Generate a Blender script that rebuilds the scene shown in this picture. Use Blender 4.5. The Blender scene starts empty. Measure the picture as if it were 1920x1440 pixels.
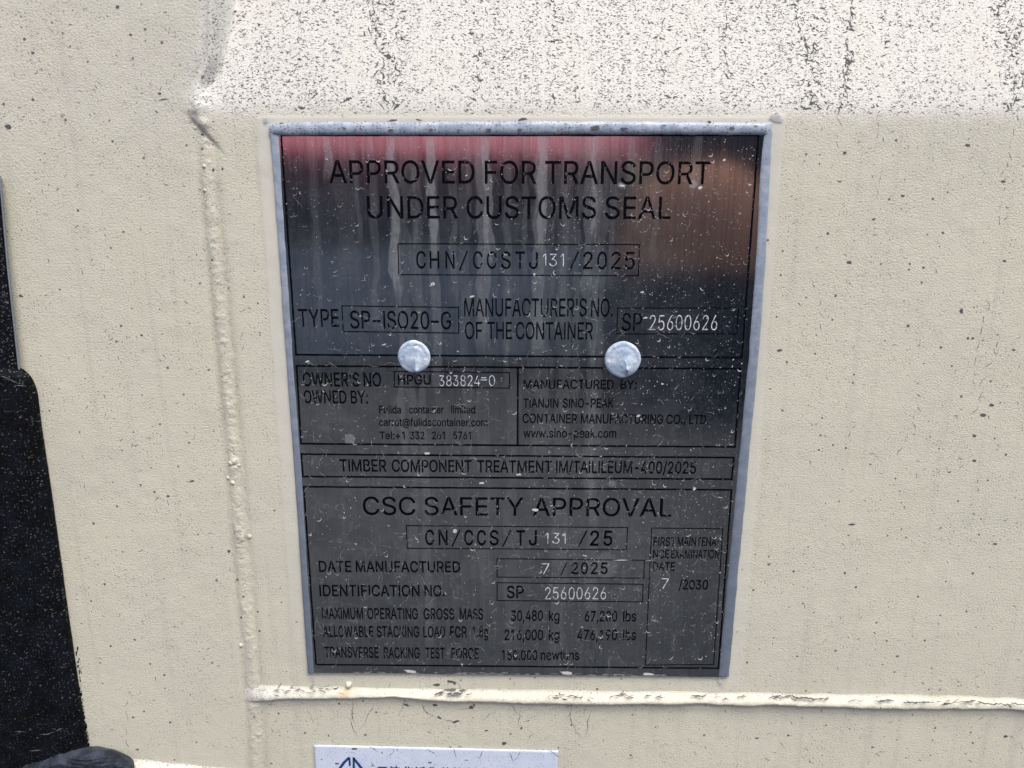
import bpy, math, random
import numpy as np
from mathutils import Vector, Matrix, geometry

# ------------------------------------------------------------------ camera
S = bpy.context.scene
COL = S.collection
PITCH, ROLL, DIST, CAMZ, FPX = math.radians(14.2), math.radians(0.14), 0.32, 1.40, 1440.0
cd = bpy.data.cameras.new('camera')
cd.sensor_width = 36.0
cd.lens = 36.0 * FPX / 1920.0
cd.clip_start = 0.01
cd.clip_end = 400.0
cam = bpy.data.objects.new('camera', cd)
COL.objects.link(cam)
CAMR = Matrix.Rotation(math.pi / 2 - PITCH, 3, 'X') @ Matrix.Rotation(ROLL, 3, 'Z')
cam.matrix_world = Matrix.Translation((0, -DIST, CAMZ)) @ CAMR.to_4x4()
S.camera = cam
cd.dof.use_dof = True
cd.dof.focus_distance = 0.345
cd.dof.aperture_fstop = 16.0

# ------------------------------------------------------------------ world and sun
SUN_ELEV, SUN_AZ = math.radians(61), math.radians(152)
w = bpy.data.worlds.new('World')
S.world = w
w.use_nodes = True
nt = w.node_tree
bg = nt.nodes['Background']
sky = nt.nodes.new('ShaderNodeTexSky')
sky.sky_type = 'NISHITA'
sky.sun_disc = False
sky.sun_elevation = SUN_ELEV
sky.sun_rotation = SUN_AZ
sky.air_density = 1.0
sky.dust_density = 3.0
nt.links.new(sky.outputs[0], bg.inputs[0])
bg.inputs[1].default_value = 0.11
sd = bpy.data.lights.new('sun', 'SUN')
sd.energy = 1.5
sd.angle = math.radians(38)
sd.color = (1.0, 0.95, 0.87)
sun = bpy.data.objects.new('sun', sd)
COL.objects.link(sun)
sdir = Vector((math.sin(SUN_AZ) * math.cos(SUN_ELEV), math.cos(SUN_AZ) * math.cos(SUN_ELEV), math.sin(SUN_ELEV)))
sun.rotation_euler = sdir.to_track_quat('Z', 'Y').to_euler()
sun.location = sdir * 20
S.view_settings.view_transform = 'Standard'
S.view_settings.look = 'None'
S.view_settings.gamma = 1.0
S.view_settings.use_curve_mapping = False
S.view_settings.exposure = 1.05

# ------------------------------------------------------------------ maths helpers
R3 = np.array(CAMR)
CAMP = np.array([0.0, -DIST, CAMZ])


def at(px, py, h=0.0):
    """A measured point of the photograph -> world point on the door plane raised by h metres."""
    px = np.asarray(px, float)
    py = np.asarray(py, float)
    d = np.stack([(px - 960) / FPX, -(py - 720) / FPX, -np.ones_like(px * py)], -1) @ R3.T
    t = (-np.asarray(h) - CAMP[1]) / d[..., 1]
    return CAMP + d * t[..., None]


def pix(x, z, h=0.0):
    p = np.stack([x, -h + 0 * x, z], -1) - CAMP
    c = p @ R3
    return 960 + FPX * c[..., 0] / -c[..., 2], 720 - FPX * c[..., 1] / -c[..., 2]


def sm(a, b, x):
    t = np.clip((x - a) / (b - a), 0, 1)
    return t * t * (3 - 2 * t)


def hash2(i, j, seed):
    n = (i.astype(np.int64) * 374761393 + j.astype(np.int64) * 668265263 + seed * 1442695041) & 0x7fffffff
    n = ((n ^ (n >> 13)) * 1274126177) & 0x7fffffff
    n = (n ^ (n >> 16)) & 0xffff
    return n / 65535.0


def vn(x, y, seed=0):
    x, y = np.broadcast_arrays(np.asarray(x, float), np.asarray(y, float))
    i, j = np.floor(x), np.floor(y)
    u, v = x - i, y - j
    u = u * u * (3 - 2 * u)
    v = v * v * (3 - 2 * v)
    a, b = hash2(i, j, seed), hash2(i + 1, j, seed)
    c, d = hash2(i, j + 1, seed), hash2(i + 1, j + 1, seed)
    return (a * (1 - u) + b * u) * (1 - v) + (c * (1 - u) + d * u) * v


def fbm(x, y, seed=0, o=3):
    s, a, t = 0, 0.5, 0
    for k in range(o):
        s = s + a * vn(x * 2 ** k, y * 2 ** k, seed + k * 17)
        t += a
        a *= 0.5
    return s / t


rnd = random.Random(7)


# ------------------------------------------------------------------ object helpers
def tag(o, label=None, cat=None, group=None, kind=None):
    for k, v in (('label', label), ('category', cat), ('group', group), ('kind', kind)):
        if v:
            o[k] = v
    return o


def link(o, parent=None):
    COL.objects.link(o)
    if parent:
        o.parent = parent
        o.matrix_parent_inverse = Matrix.Translation(-parent.location)
    return o


def empty(name, loc, **k):
    o = bpy.data.objects.new(name, None)
    o.location = loc
    o.empty_display_size = 0.02
    COL.objects.link(o)
    return tag(o, **k)


def mesh(name, V, F, mat, parent=None, smooth=False, attrs=None, **k):
    me = bpy.data.meshes.new(name)
    V = np.asarray(V, np.float32)
    if isinstance(F, np.ndarray):
        me.vertices.add(len(V))
        me.vertices.foreach_set('co', V.ravel())
        n = F.shape[1]
        me.loops.add(F.size)
        me.loops.foreach_set('vertex_index', F.ravel().astype(np.int32))
        me.polygons.add(len(F))
        me.polygons.foreach_set('loop_start', (np.arange(len(F)) * n).astype(np.int32))
        me.polygons.foreach_set('loop_total', np.full(len(F), n, np.int32))
        me.update(calc_edges=True)
    else:
        me.from_pydata(V.tolist(), [], F)
        me.update()
    if attrs:
        for a, arr in attrs.items():
            at_ = me.attributes.new(a, 'FLOAT', 'POINT')
            at_.data.foreach_set('value', np.asarray(arr, np.float32).ravel())
    if smooth:
        me.polygons.foreach_set('use_smooth', np.ones(len(me.polygons), bool))
    me.materials.append(mat)
    return tag(link(bpy.data.objects.new(name, me), parent), **k)


def gridf(nr, nc, flip=False):
    a = np.arange(nr * nc).reshape(nr, nc)
    q = np.stack([a[:-1, :-1], a[:-1, 1:], a[1:, 1:], a[1:, :-1]], -1).reshape(-1, 4)
    return q[:, ::-1].copy() if flip else q


# ------------------------------------------------------------------ materials
class NB:
    def __init__(s, name):
        s.m = bpy.data.materials.new(name)
        s.m.use_nodes = True
        s.t = s.m.node_tree
        s.p = s.t.nodes['Principled BSDF']
        s.out = s.t.nodes['Material Output']
        tc = s.t.nodes.new('ShaderNodeTexCoord')
        s.mm = s.vmath('MULTIPLY', tc.outputs['Object'], (1000, 1000, 1000))

    def n(s, typ, **k):
        nd = s.t.nodes.new(typ)
        for a, b in k.items():
            setattr(nd, a, b)
        return nd

    def put(s, sock, v):
        if isinstance(v, bpy.types.NodeSocket):
            s.t.links.new(v, sock)
        else:
            sock.default_value = v

    def vmath(s, op, a, b):
        nd = s.n('ShaderNodeVectorMath', operation=op)
        s.put(nd.inputs[0], a)
        s.put(nd.inputs[1], b)
        return nd.outputs[0]

    def math(s, op, a, b=0.0, c=0.0, clamp=False):
        nd = s.n('ShaderNodeMath', operation=op, use_clamp=clamp)
        s.put(nd.inputs[0], a)
        s.put(nd.inputs[1], b)
        s.put(nd.inputs[2], c)
        return nd.outputs[0]

    def noise(s, scale, detail=2.0, vec=None, stretch=None, rough=0.5):
        v = vec or s.mm
        if stretch:
            v = s.vmath('MULTIPLY', v, stretch)
        nd = s.n('ShaderNodeTexNoise')
        s.put(nd.inputs['Vector'], v)
        nd.inputs['Scale'].default_value = scale
        nd.inputs['Detail'].default_value = detail
        nd.inputs['Roughness'].default_value = rough
        return nd.outputs['Fac']

    def voro(s, scale, stretch=None, warp=0.0):
        v = s.mm
        if warp:
            nz = s.n('ShaderNodeTexNoise')
            s.put(nz.inputs['Vector'], v)
            nz.inputs['Scale'].default_value = scale * 2.5
            v = s.vmath('ADD', v, s.vmath('MULTIPLY', nz.outputs['Color'], (warp, warp, warp)))
        if stretch:
            v = s.vmath('MULTIPLY', v, stretch)
        sx = s.n('ShaderNodeSeparateXYZ')
        s.put(sx.inputs[0], v)
        cb = s.n('ShaderNodeCombineXYZ')
        s.put(cb.inputs[0], sx.outputs[0])
        s.put(cb.inputs[1], sx.outputs[2])
        nd = s.n('ShaderNodeTexVoronoi', voronoi_dimensions='2D')
        s.put(nd.inputs['Vector'], cb.outputs[0])
        nd.inputs['Scale'].default_value = scale
        return nd.outputs['Distance'], nd.outputs['Color']

    def attr(s, name):
        nd = s.n('ShaderNodeAttribute', attribute_name=name)
        return nd.outputs['Fac']

    def ramp(s, f, lo, hi, a=0.0, b=1.0):
        nd = s.n('ShaderNodeMapRange', interpolation_type='SMOOTHSTEP')
        s.put(nd.inputs[0], f)
        s.put(nd.inputs[1], lo)
        s.put(nd.inputs[2], hi)
        s.put(nd.inputs[3], a)
        s.put(nd.inputs[4], b)
        return nd.outputs[0]

    def mix(s, f, a, b):
        nd = s.n('ShaderNodeMix', data_type='RGBA')
        s.put(nd.inputs['Factor'], f)
        s.put(nd.inputs['A'], a if isinstance(a, bpy.types.NodeSocket) else tuple(a) + (1,))
        s.put(nd.inputs['B'], b if isinstance(b, bpy.types.NodeSocket) else tuple(b) + (1,))
        return nd.outputs['Result']

    def bump(s, h, strength, dist, base=None):
        nd = s.n('ShaderNodeBump')
        s.put(nd.inputs['Height'], h)
        nd.inputs['Strength'].default_value = strength
        nd.inputs['Distance'].default_value = dist
        if base:
            s.put(nd.inputs['Normal'], base)
        return nd.outputs[0]

    def done(s, col=None, rough=None, metal=None, normal=None, **k):
        if col is not None:
            s.put(s.p.inputs['Base Color'], col if isinstance(col, bpy.types.NodeSocket) else tuple(col) + (1,))
        if rough is not None:
            s.put(s.p.inputs['Roughness'], rough)
        if metal is not None:
            s.put(s.p.inputs['Metallic'], metal)
        if normal is not None:
            s.put(s.p.inputs['Normal'], normal)
        for a, b in k.items():
            s.put(s.p.inputs[a.replace('_', ' ')], b)
        return s.m


def random_radius_specks(b, scale, rmax, power, warp=0.4, stretch=None):
    d, c = b.voro(scale, stretch, warp)
    sep = b.n('ShaderNodeSeparateColor')
    b.put(sep.inputs[0], c)
    r = b.math('MULTIPLY', b.math('POWER', sep.outputs[0], power), rmax)
    return b.ramp(b.math('SUBTRACT', r, d), -0.015, 0.02)


def mat_paint():
    b = NB('cream_paint')
    dirt, smooth, rust, stain, drip = (b.attr(a) for a in ('dirt', 'smooth', 'rust', 'stain', 'drip'))
    big = b.noise(0.018, 3)
    mid = b.noise(0.11, 4)
    col = b.mix(b.ramp(big, 0.35, 0.65), (0.578, 0.564, 0.446), (0.556, 0.548, 0.438))
    col = b.mix(b.ramp(mid, 0.45, 0.75, 0, 0.5), col, (0.592, 0.556, 0.462))
    runs = b.noise(0.6, 3, stretch=(0.35, 0.35, 0.012))
    col = b.mix(b.ramp(runs, 0.5, 0.75, 0, 0.55), col, (0.49, 0.465, 0.39))
    # brownish grime in the recess edge and beside the weld
    col = b.mix(b.math('MULTIPLY', stain, b.ramp(b.noise(0.5, 4), 0.3, 0.7, 0.4, 1.0)), col, (0.20, 0.16, 0.10))
    # smeared sealant film
    col = b.mix(b.math('MULTIPLY', smooth, 0.7), col, (0.575, 0.575, 0.505))
    clean = b.math('SUBTRACT', 1.0, b.math('MULTIPLY', smooth, 0.93))
    # small round dirt specks on the whole door
    s1 = random_radius_specks(b, 0.60, 0.19, 2.5)
    s2 = random_radius_specks(b, 0.17, 0.11, 6.0)
    s3 = random_radius_specks(b, 1.05, 0.20, 1.6)
    patch = b.ramp(b.noise(0.05, 3), 0.32, 0.66, 0.25, 1.0)
    fine = b.math('MAXIMUM', b.math('MULTIPLY', s1, 0.72), b.math('MULTIPLY', s3, 0.72))
    fine = b.math('MAXIMUM', b.math('MULTIPLY', fine, patch), b.math('MULTIPLY', s2, 0.85))
    fine = b.math('MULTIPLY', fine, clean)
    # dirt caught on the upward-facing slope: short level pits and cracks
    pit = b.noise(1.35, 3.0, stretch=(0.60, 1.0, 1.25), rough=0.6)
    dens = b.math('MULTIPLY', dirt, b.math('SUBTRACT', 1.0, b.math('MULTIPLY', drip, 0.55)))
    thr = b.math('SUBTRACT', 0.80, b.math('MULTIPLY', dens, 0.224))
    pm = b.ramp(b.math('SUBTRACT', pit, thr), 0.0, 0.035)
    sep = random_radius_specks(b, 0.85, 0.24, 2.0, stretch=(0.7, 1, 1.25))
    pm = b.math('MAXIMUM', pm, b.math('MULTIPLY', sep, dens))
    pm = b.math('MULTIPLY', pm, clean)
    col = b.mix(b.math('MULTIPLY', dirt, 0.85), col, (0.63, 0.63, 0.585))
    film = b.math('MULTIPLY', b.ramp(b.noise(0.3, 4), 0.35, 0.8, 0.0, 0.12), dirt)
    col = b.mix(film, col, (0.3, 0.28, 0.25))
    col = b.mix(fine, col, (0.075, 0.07, 0.06))
    col = b.mix(b.math('MULTIPLY', pm, 0.88), col, (0.06, 0.058, 0.058))
    col = b.mix(rust, col, (0.52, 0.30, 0.09))
    # orange-peel finish
    peel = b.noise(1.35, 1.5, stretch=(0.9, 1, 1.05))
    peel2 = b.noise(3.2, 1)
    h = b.math('ADD', peel, b.math('MULTIPLY', peel2, 0.22))
    h = b.math('MULTIPLY', h, b.math('SUBTRACT', 1.0, b.math('MULTIPLY', smooth, 0.8)))
    h = b.math('SUBTRACT', h, b.math('MULTIPLY', pm, 0.35))
    nrm = b.bump(h, 0.8, 0.00027)
    return b.done(col, 0.5, 0.0, nrm, Specular_IOR_Level=0.35)


def mat_metal():
    b = NB('brushed_steel')
    stain, dust = b.attr('stain'), b.attr('dust')
    br = b.noise(5.0, 2, stretch=(1.0, 1.0, 0.012))
    br2 = b.noise(0.8, 3, stretch=(1.0, 1.0, 0.02))
    rough = b.ramp(br, 0.3, 0.7, 0.06, 0.11)
    cloud = b.noise(0.09, 5)
    col = b.mix(b.ramp(br2, 0.3, 0.7), (0.335, 0.355, 0.372), (0.43, 0.452, 0.472))
    nrm = b.bump(br, 0.10, 0.00002)
    b.done(col, rough, 1.0, nrm)
    d = b.n('ShaderNodeBsdfDiffuse')
    d.inputs['Color'].default_value = (0.40, 0.42, 0.43, 1)
    mx = b.n('ShaderNodeMixShader')
    grit = b.ramp(b.noise(2.2, 3), 0.42, 0.78, 0.0, 0.07)
    grit = b.math('MULTIPLY', grit, b.ramp(cloud, 0.35, 0.6, 0.5, 1.3))
    f = b.math('ADD', b.math('ADD', stain, grit), b.math('MULTIPLY', dust, b.ramp(cloud, 0.3, 0.7, 0.6, 1.2)), clamp=True)
    b.put(mx.inputs[0], f)
    b.put(mx.inputs[1], b.p.outputs[0])
    b.put(mx.inputs[2], d.outputs[0])
    b.put(b.out.inputs['Surface'], mx.outputs[0])
    return b.m


def mat_ink():
    b = NB('black_etch_ink')
    f = b.ramp(b.noise(1.6, 4), 0.68, 0.75, 0, 0.3)
    col = b.mix(f, (0.0015, 0.002, 0.0035), (0.10, 0.10, 0.11))
    return b.done(col, 0.6, 0.0, Specular_IOR_Level=0.04)


def mat_stamp():
    b = NB('bare_stamped_metal')
    f = b.ramp(b.noise(1.3, 3), 0.35, 0.6)
    col = b.mix(f, (0.22, 0.23, 0.26), (0.66, 0.68, 0.73))
    return b.done(col, 0.5, 0.0)


def mat_sealant():
    b = NB('grey_blue_sealant')
    n1 = b.noise(0.22, 4)
    col = b.mix(b.ramp(n1, 0.35, 0.7), (0.27, 0.33, 0.41), (0.38, 0.435, 0.50))
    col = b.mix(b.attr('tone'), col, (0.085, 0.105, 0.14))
    dirt = b.attr('dirt')
    sp = random_radius_specks(b, 1.1, 0.32, 1.6, stretch=(0.6, 1, 1.1))
    col = b.mix(b.math('MULTIPLY', sp, b.math('ADD', b.math('MULTIPLY', dirt, 0.9), 0.08)), col, (0.05, 0.05, 0.055))
    col = b.mix(b.math('MULTIPLY', b.ramp(b.noise(0.35, 4, stretch=(1, 1, .5)), 0.55, 0.75), b.math('MULTIPLY', dirt, 0.5)), col, (0.2, 0.2, 0.2))
    nrm = b.bump(b.noise(0.7, 3), 0.35, 0.0004)
    return b.done(col, 0.38, 0.0, nrm, Specular_IOR_Level=0.5)


def mat_cap():
    b = NB('blue_white_sealant_dab')
    n1 = b.noise(0.3, 3)
    col = b.mix(b.ramp(n1, 0.4, 0.65), (0.36, 0.46, 0.58), (0.58, 0.66, 0.72))
    sp = random_radius_specks(b, 1.6, 0.25, 2.2)
    col = b.mix(b.math('MULTIPLY', sp, 0.6), col, (0.08, 0.08, 0.09))
    nrm = b.bump(b.noise(0.6, 3), 0.4, 0.0006)
    return b.done(col, 0.55, 0.0, nrm, Alpha=0.93)


def mat_rubber(name='black_rubber', c1=(0.0016, 0.0022, 0.0034), c2=(0.004, 0.006, 0.010), speck=0.8, rough=0.6, bumpd=0.0003):
    b = NB(name)
    col = b.mix(b.ramp(b.noise(0.12, 4), 0.35, 0.7), c1, c2)
    sp = random_radius_specks(b, 0.75, 0.22, 1.9, warp=0.7)
    sp2 = random_radius_specks(b, 1.6, 0.24, 1.9, warp=0.3)
    f = b.math('MAXIMUM', b.math('MULTIPLY', sp, 0.26 * speck), b.math('MULTIPLY', sp2, 0.14 * speck))
    col = b.mix(f, col, (0.30, 0.29, 0.26))
    nrm = b.bump(b.noise(0.5, 5), 0.4, bumpd)
    return b.done(col, rough, 0.0, nrm, Specular_IOR_Level=0.10)


def mat_label():
    b = NB('white_label_film')
    col = b.mix(b.ramp(b.noise(0.1, 4), 0.35, 0.7), (0.54, 0.61, 0.73), (0.60, 0.665, 0.77))
    s1 = random_radius_specks(b, 0.75, 0.26, 1.8)
    s2 = random_radius_specks(b, 1.6, 0.26, 1.8)
    f = b.math('MAXIMUM', b.math('MULTIPLY', s1, 0.5), b.math('MULTIPLY', s2, 0.25))
    col = b.mix(f, col, (0.16, 0.17, 0.2))
    nrm = b.bump(b.noise(0.8, 3), 0.3, 0.0002)
    return b.done(col, 0.4, 0.0, nrm)


def mat_flat(name, c, rough=0.6, var=0.25, scale=0.4, **k):
    b = NB(name)
    c2 = tuple(x * (1 - var) for x in c)
    return b.done(b.mix(b.noise(scale, 4), c, c2), rough, 0.0, **k)


def mat_fleck(name, c1, c2, alpha):
    b = NB(name)
    f = b.noise(0.9, 3)
    return b.done(b.mix(f, c1, c2), 0.8, 0.0, Alpha=alpha)


M_PAINT, M_METAL, M_INK, M_STAMP = mat_paint(), mat_metal(), mat_ink(), mat_stamp()
M_SEAL, M_CAP, M_LABEL = mat_sealant(), mat_cap(), mat_label()
M_RUB = mat_rubber()
M_RUB2 = mat_rubber('worn_grey_black_rubber', (0.016, 0.019, 0.027), (0.050, 0.060, 0.082), 0.4, 0.5, 0.0012)
M_FILM = mat_flat('thin_sealant_film', (0.50, 0.51, 0.52), 0.4, 0.2, 0.5, Alpha=0.75)
M_CHIP = mat_flat('exposed_grey_primer', (0.10, 0.098, 0.11), 0.7)
M_CRACK = mat_flat('dark_crack_dirt', (0.085, 0.082, 0.08), 0.8)
M_DUST = mat_fleck('dried_splash_residue', (0.40, 0.395, 0.38), (0.24, 0.24, 0.245), 0.58)
M_DUSTB = mat_fleck('bright_dried_flecks', (0.70, 0.69, 0.66), (0.46, 0.46, 0.45), 0.9)
M_BLUE = mat_flat('blue_print', (0.008, 0.05, 0.20), 0.5)


# ------------------------------------------------------------------ ground, and props added out of view for the steel plate to mirror
def box(V, F, x0, x1, y0, y1, z0, z1):
    b = len(V)
    V += [(x0, y0, z0), (x1, y0, z0), (x1, y1, z0), (x0, y1, z0), (x0, y0, z1), (x1, y0, z1), (x1, y1, z1), (x0, y1, z1)]
    F += [[b + i for i in f] for f in ((0, 3, 2, 1), (4, 5, 6, 7), (0, 1, 5, 4), (1, 2, 6, 5), (2, 3, 7, 6), (3, 0, 4, 7))]


def lathe(prof, c, axis='Z', n=28):
    V, F = [], []
    for r, t in prof:
        for k in range(n):
            a = 2 * math.pi * k / n
            p = (r * math.cos(a), r * math.sin(a), t) if axis == 'Z' else (r * math.cos(a), t, r * math.sin(a))
            V.append((c[0] + p[0], c[1] + p[1], c[2] + p[2]))
    for i in range(len(prof) - 1):
        for k in range(n):
            F.append([i * n + k, i * n + (k + 1) % n, (i + 1) * n + (k + 1) % n, (i + 1) * n + k])
    F.append(list(range(n))[::-1])
    F.append([(len(prof) - 1) * n + k for k in range(n)])
    return V, F


def build_ground_and_props():
    asphalt = mat_flat('asphalt', (0.044, 0.047, 0.050), 0.9, 0.4, 0.05)
    red = mat_flat('added_shed_red', (0.76, 0.13, 0.18), 0.6, 0.2, 0.002)
    black = mat_flat('added_prop_dark', (0.075, 0.080, 0.10), 0.6)  # dark finish of the added wall and crate
    rust = mat_flat('added_heap_brown', (0.72, 0.33, 0.20), 0.9, 0.3, 0.01)  # colour of the added heap, standing in for a mirrored hand
    G = 150
    mesh('ground', [(-G, -G, 0), (G, -G, 0), (G, G, 0), (-G, G, 0)], [[0, 1, 2, 3]], asphalt, kind='structure')
    # added unseen shed; its red slope catches sun for the plate to mirror
    x0, x1, yf, yb, ze, zr = -9.0, 1.12, -6.0, -10.5, 1.665, 4.1
    t = empty('added_shed', ((x0 + x1) / 2, (yf + yb) / 2, 0),
              label='made-up shed behind the viewer, its sloping red roof added for the plate to mirror', cat='shed')
    xs = np.linspace(x0, x1, 300)
    off = 0.025 * np.clip(1.6 * np.sin(xs * 2 * math.pi / 0.25), -1, 1)
    n = len(xs)
    V = [(x, yf, ze + o + .012 * (x1 - x)) for x, o in zip(xs, off)] + [(x, yb, zr + o) for x, o in zip(xs, off)]
    V += [(x, yf, ze + o - .03 + .012 * (x1 - x)) for x, o in zip(xs, off)] + [(x, yb, zr + o - .03) for x, o in zip(xs, off)]
    F = [[i, i + 1, n + i + 1, n + i] for i in range(n - 1)] + [[2 * n + i + 1, 2 * n + i, 3 * n + i, 3 * n + i + 1] for i in range(n - 1)]
    F += [[2 * n + i, 2 * n + i + 1, i + 1, i] for i in range(n - 1)]
    mesh('roof', V, F, red, t)  # slope added so its sunlit red shows in the plate
    V, F = [], []
    box(V, F, x0 + .1, x1 - .1, yf - .4, yf - .3, 0, ze + .05)
    box(V, F, x1 + .01, 6.0, yf - .6, yf - .3, 0, 3.6)
    mesh('wall', V, F, black, t)  # added dark walls that keep sky out of the plate's reflection
    V, F = [], []
    box(V, F, x0 + .1, 5.5, yf - .28, yf - .1, 0, .92)
    mesh('plinth', V, F, mat_flat('added_plinth_grey', (0.42, 0.43, 0.44), 0.8, .2, .002), t)  # pale band added to lighten the middle of the plate's reflection
    # unseen dark crate and brown heap, added as a hand's reflection in the plate
    V, F = [], []
    box(V, F, .72, 1.86, -5.5, -4.6, 0, .86)
    box(V, F, .70, 1.88, -5.52, -4.58, .862, .90)
    mesh('added_crate', V, F, black, None, label='dark unseen crate added on the asphalt for the plate to mirror', cat='crate')
    nr_, na = 24, 60
    V, F = [], []
    for i in range(nr_ + 1):
        for j in range(na):
            a_ = 2 * math.pi * j / na
            q_ = i / nr_
            r_ = .56 * q_ * (1 + .2 * (float(vn(math.cos(a_) * 2 + 5, math.sin(a_) * 2 + 5, 3)) - .5))
            z_ = .90 + .70 * math.sqrt(max(0, 1 - q_ ** 2)) * (1 + .12 * (float(fbm(math.cos(a_) * r_ * 6 + 9, math.sin(a_) * r_ * 6 + 9, 4)) - .5))
            V.append((1.27 + r_ * math.cos(a_) * 1.05, -5.05 + r_ * math.sin(a_) * .75, z_))
    for i in range(nr_):
        for j in range(na):
            F.append([i * na + j, (i + 1) * na + j, (i + 1) * na + (j + 1) % na, i * na + (j + 1) % na])
    mesh('added_brown_heap', V, F, rust, None, True, label='rounded orange brown heap of sacking on the dark crate lid', cat='sacking')


build_ground_and_props()


# ------------------------------------------------------------------ the container door panel
def ledge_edge(px):
    return 203 + 0.004 * (px - 500) + 5 * (vn(px / 60, 3.3, 5) - 0.5)


WELD_V = [(388, 262), (392, 330), (398, 400), (408, 500), (417, 600), (426, 700), (434, 790), (440, 870), (447, 960), (454, 1040),
          (462, 1130), (470, 1220), (476, 1300), (480, 1370), (484, 1460), (488, 1540)]
WV = np.array(WELD_V, float)


def weldx(py):
    return np.interp(py, WV[:, 1], WV[:, 0])


def dent(px, py, cx, cy, rx, ry):
    return np.exp(-((px - cx) / rx) ** 2 - ((py - cy) / ry) ** 2)


def H(x, z):
    px, py = pix(x, z)
    zc = at(np.clip(px, -400, 2400), ledge_edge(px))[..., 2]
    dz = z - zc
    k = 0.0022
    ramp_ = k * np.logaddexp(0, np.clip(dz / k, -40, 40))
    dmax = 0.058
    ramp_ = np.minimum(ramp_, dmax) + 0.0 * dz
    # left end of the pressed recess, bowing out to the left near its foot
    xl = 391 - 3 * sm(0, 100, py) - 24 * sm(95, 185, py)
    wdt = 34 - 8 * sm(20, 180, py)
    side = sm(0, 1, (px - xl) / wdt)
    h = -0.30 * ramp_ * side
    # rounded outer lip of the flat left part
    h += -0.0006 * np.exp(-((px - (xl - 6)) / 9) ** 2) * sm(215, 120, py)
    # lumpy weld end at the corner with an undercut
    h += 0.0018 * dent(px, py, 376, 200, 20, 30) * (0.8 + 0.6 * vn(px / 9, py / 9, 31))
    sg = (py - 222) - 1.05 * (px - 357)
    cut = sm(-9, 6, sg) * np.exp(-np.clip(sg, 0, 999) / 20) * sm(345, 372, px) * sm(432, 385, px) * sm(205, 225, py)
    h -= 0.0012 * cut
    h += 0.0009 * dent(px, py, 384, 232, 10, 10)
    # shallow trough either side of the vertical weld
    dx = px - weldx(py)
    act = sm(240, 300, py)
    h -= 0.00028 * act * np.exp(-((dx + 17) / 8) ** 2)
    h -= 0.00034 * act * np.exp(-((dx - 15) / 8) ** 2)
    # film of sealant round the plate
    h += 0.00025 * smooth_mask(px, py)
    # gentle unevenness of the sheet
    h += 0.0007 * (fbm(x / 0.05, z / 0.05, 3, 3) - 0.5)
    h += 0.00016 * (fbm(x / 0.006, z / 0.006, 9, 2) - 0.5)
    # bright lip under the horizontal weld
    h += 0.0002 * np.exp(-((py - weldh_bot(px) - 8) / 6) ** 2) * sm(470, 500, px)
    return h


BOT = np.array([(455, 1318), (490, 1314), (540, 1309), (600, 1308), (650, 1308), (700, 1306), (740, 1303), (770, 1305), (800, 1309), (830, 1312),
                (920, 1315), (1000, 1317), (1100, 1318), (1200, 1317), (1300, 1317), (1400, 1321), (1450, 1319), (1500, 1321), (1620, 1325),
                (1740, 1328), (1850, 1327), (1920, 1330), (2300, 1338)], float)
TOP = np.array([(455, 1283), (500, 1286), (650, 1289), (850, 1292), (1000, 1293), (1300, 1297), (1500, 1300), (1750, 1304), (1920, 1309), (2300, 1316)], float)


def weldh_bot(px):
    return np.interp(px, BOT[:, 0], BOT[:, 1])


def weldh_top(px):
    return np.interp(px, TOP[:, 0], TOP[:, 1])


def smooth_mask(px, py):
    wob = 5 * (vn(py / 40, 0.5, 77) - 0.5)
    lx = np.interp(py, [200, 228, 1262, 1300], [503, 508, 578, 580])
    rx = np.interp(py, [200, 235, 1270, 1300], [1448, 1447, 1364, 1362])
    left = sm(-30, -24, px - lx + wob) * sm(8, 0, px - lx) * sm(1275, 1180, py) * sm(216, 222, py)
    left *= np.interp(py, [230, 700, 1200], [1, 0.85, 0.5])
    right = sm(-8, 0, px - rx) * sm(28, 20, px - rx + wob) * sm(212, 218, py) * sm(1305, 1280, py)
    right *= np.interp(py, [230, 700, 1200], [1, 0.8, 0.6])
    top = sm(216, 219, py + wob * 0.4) * sm(240, 232, py) * sm(490, 500, px) * sm(1468, 1456, px)
    return np.clip(left + right + top, 0, 1)


DRIPS = [(414, 13), (455, 5), (610, 6), (662, 7), (738, 6), (790, 12), (850, 7), (905, 10), (1020, 8), (1100, 12), (1192, 10), (1290, 7), (1352, 8),
         (1420, 10), (1512, 7), (1578, 6), (1660, 16), (1742, 8), (1835, 18), (1880, 6)]


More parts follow.
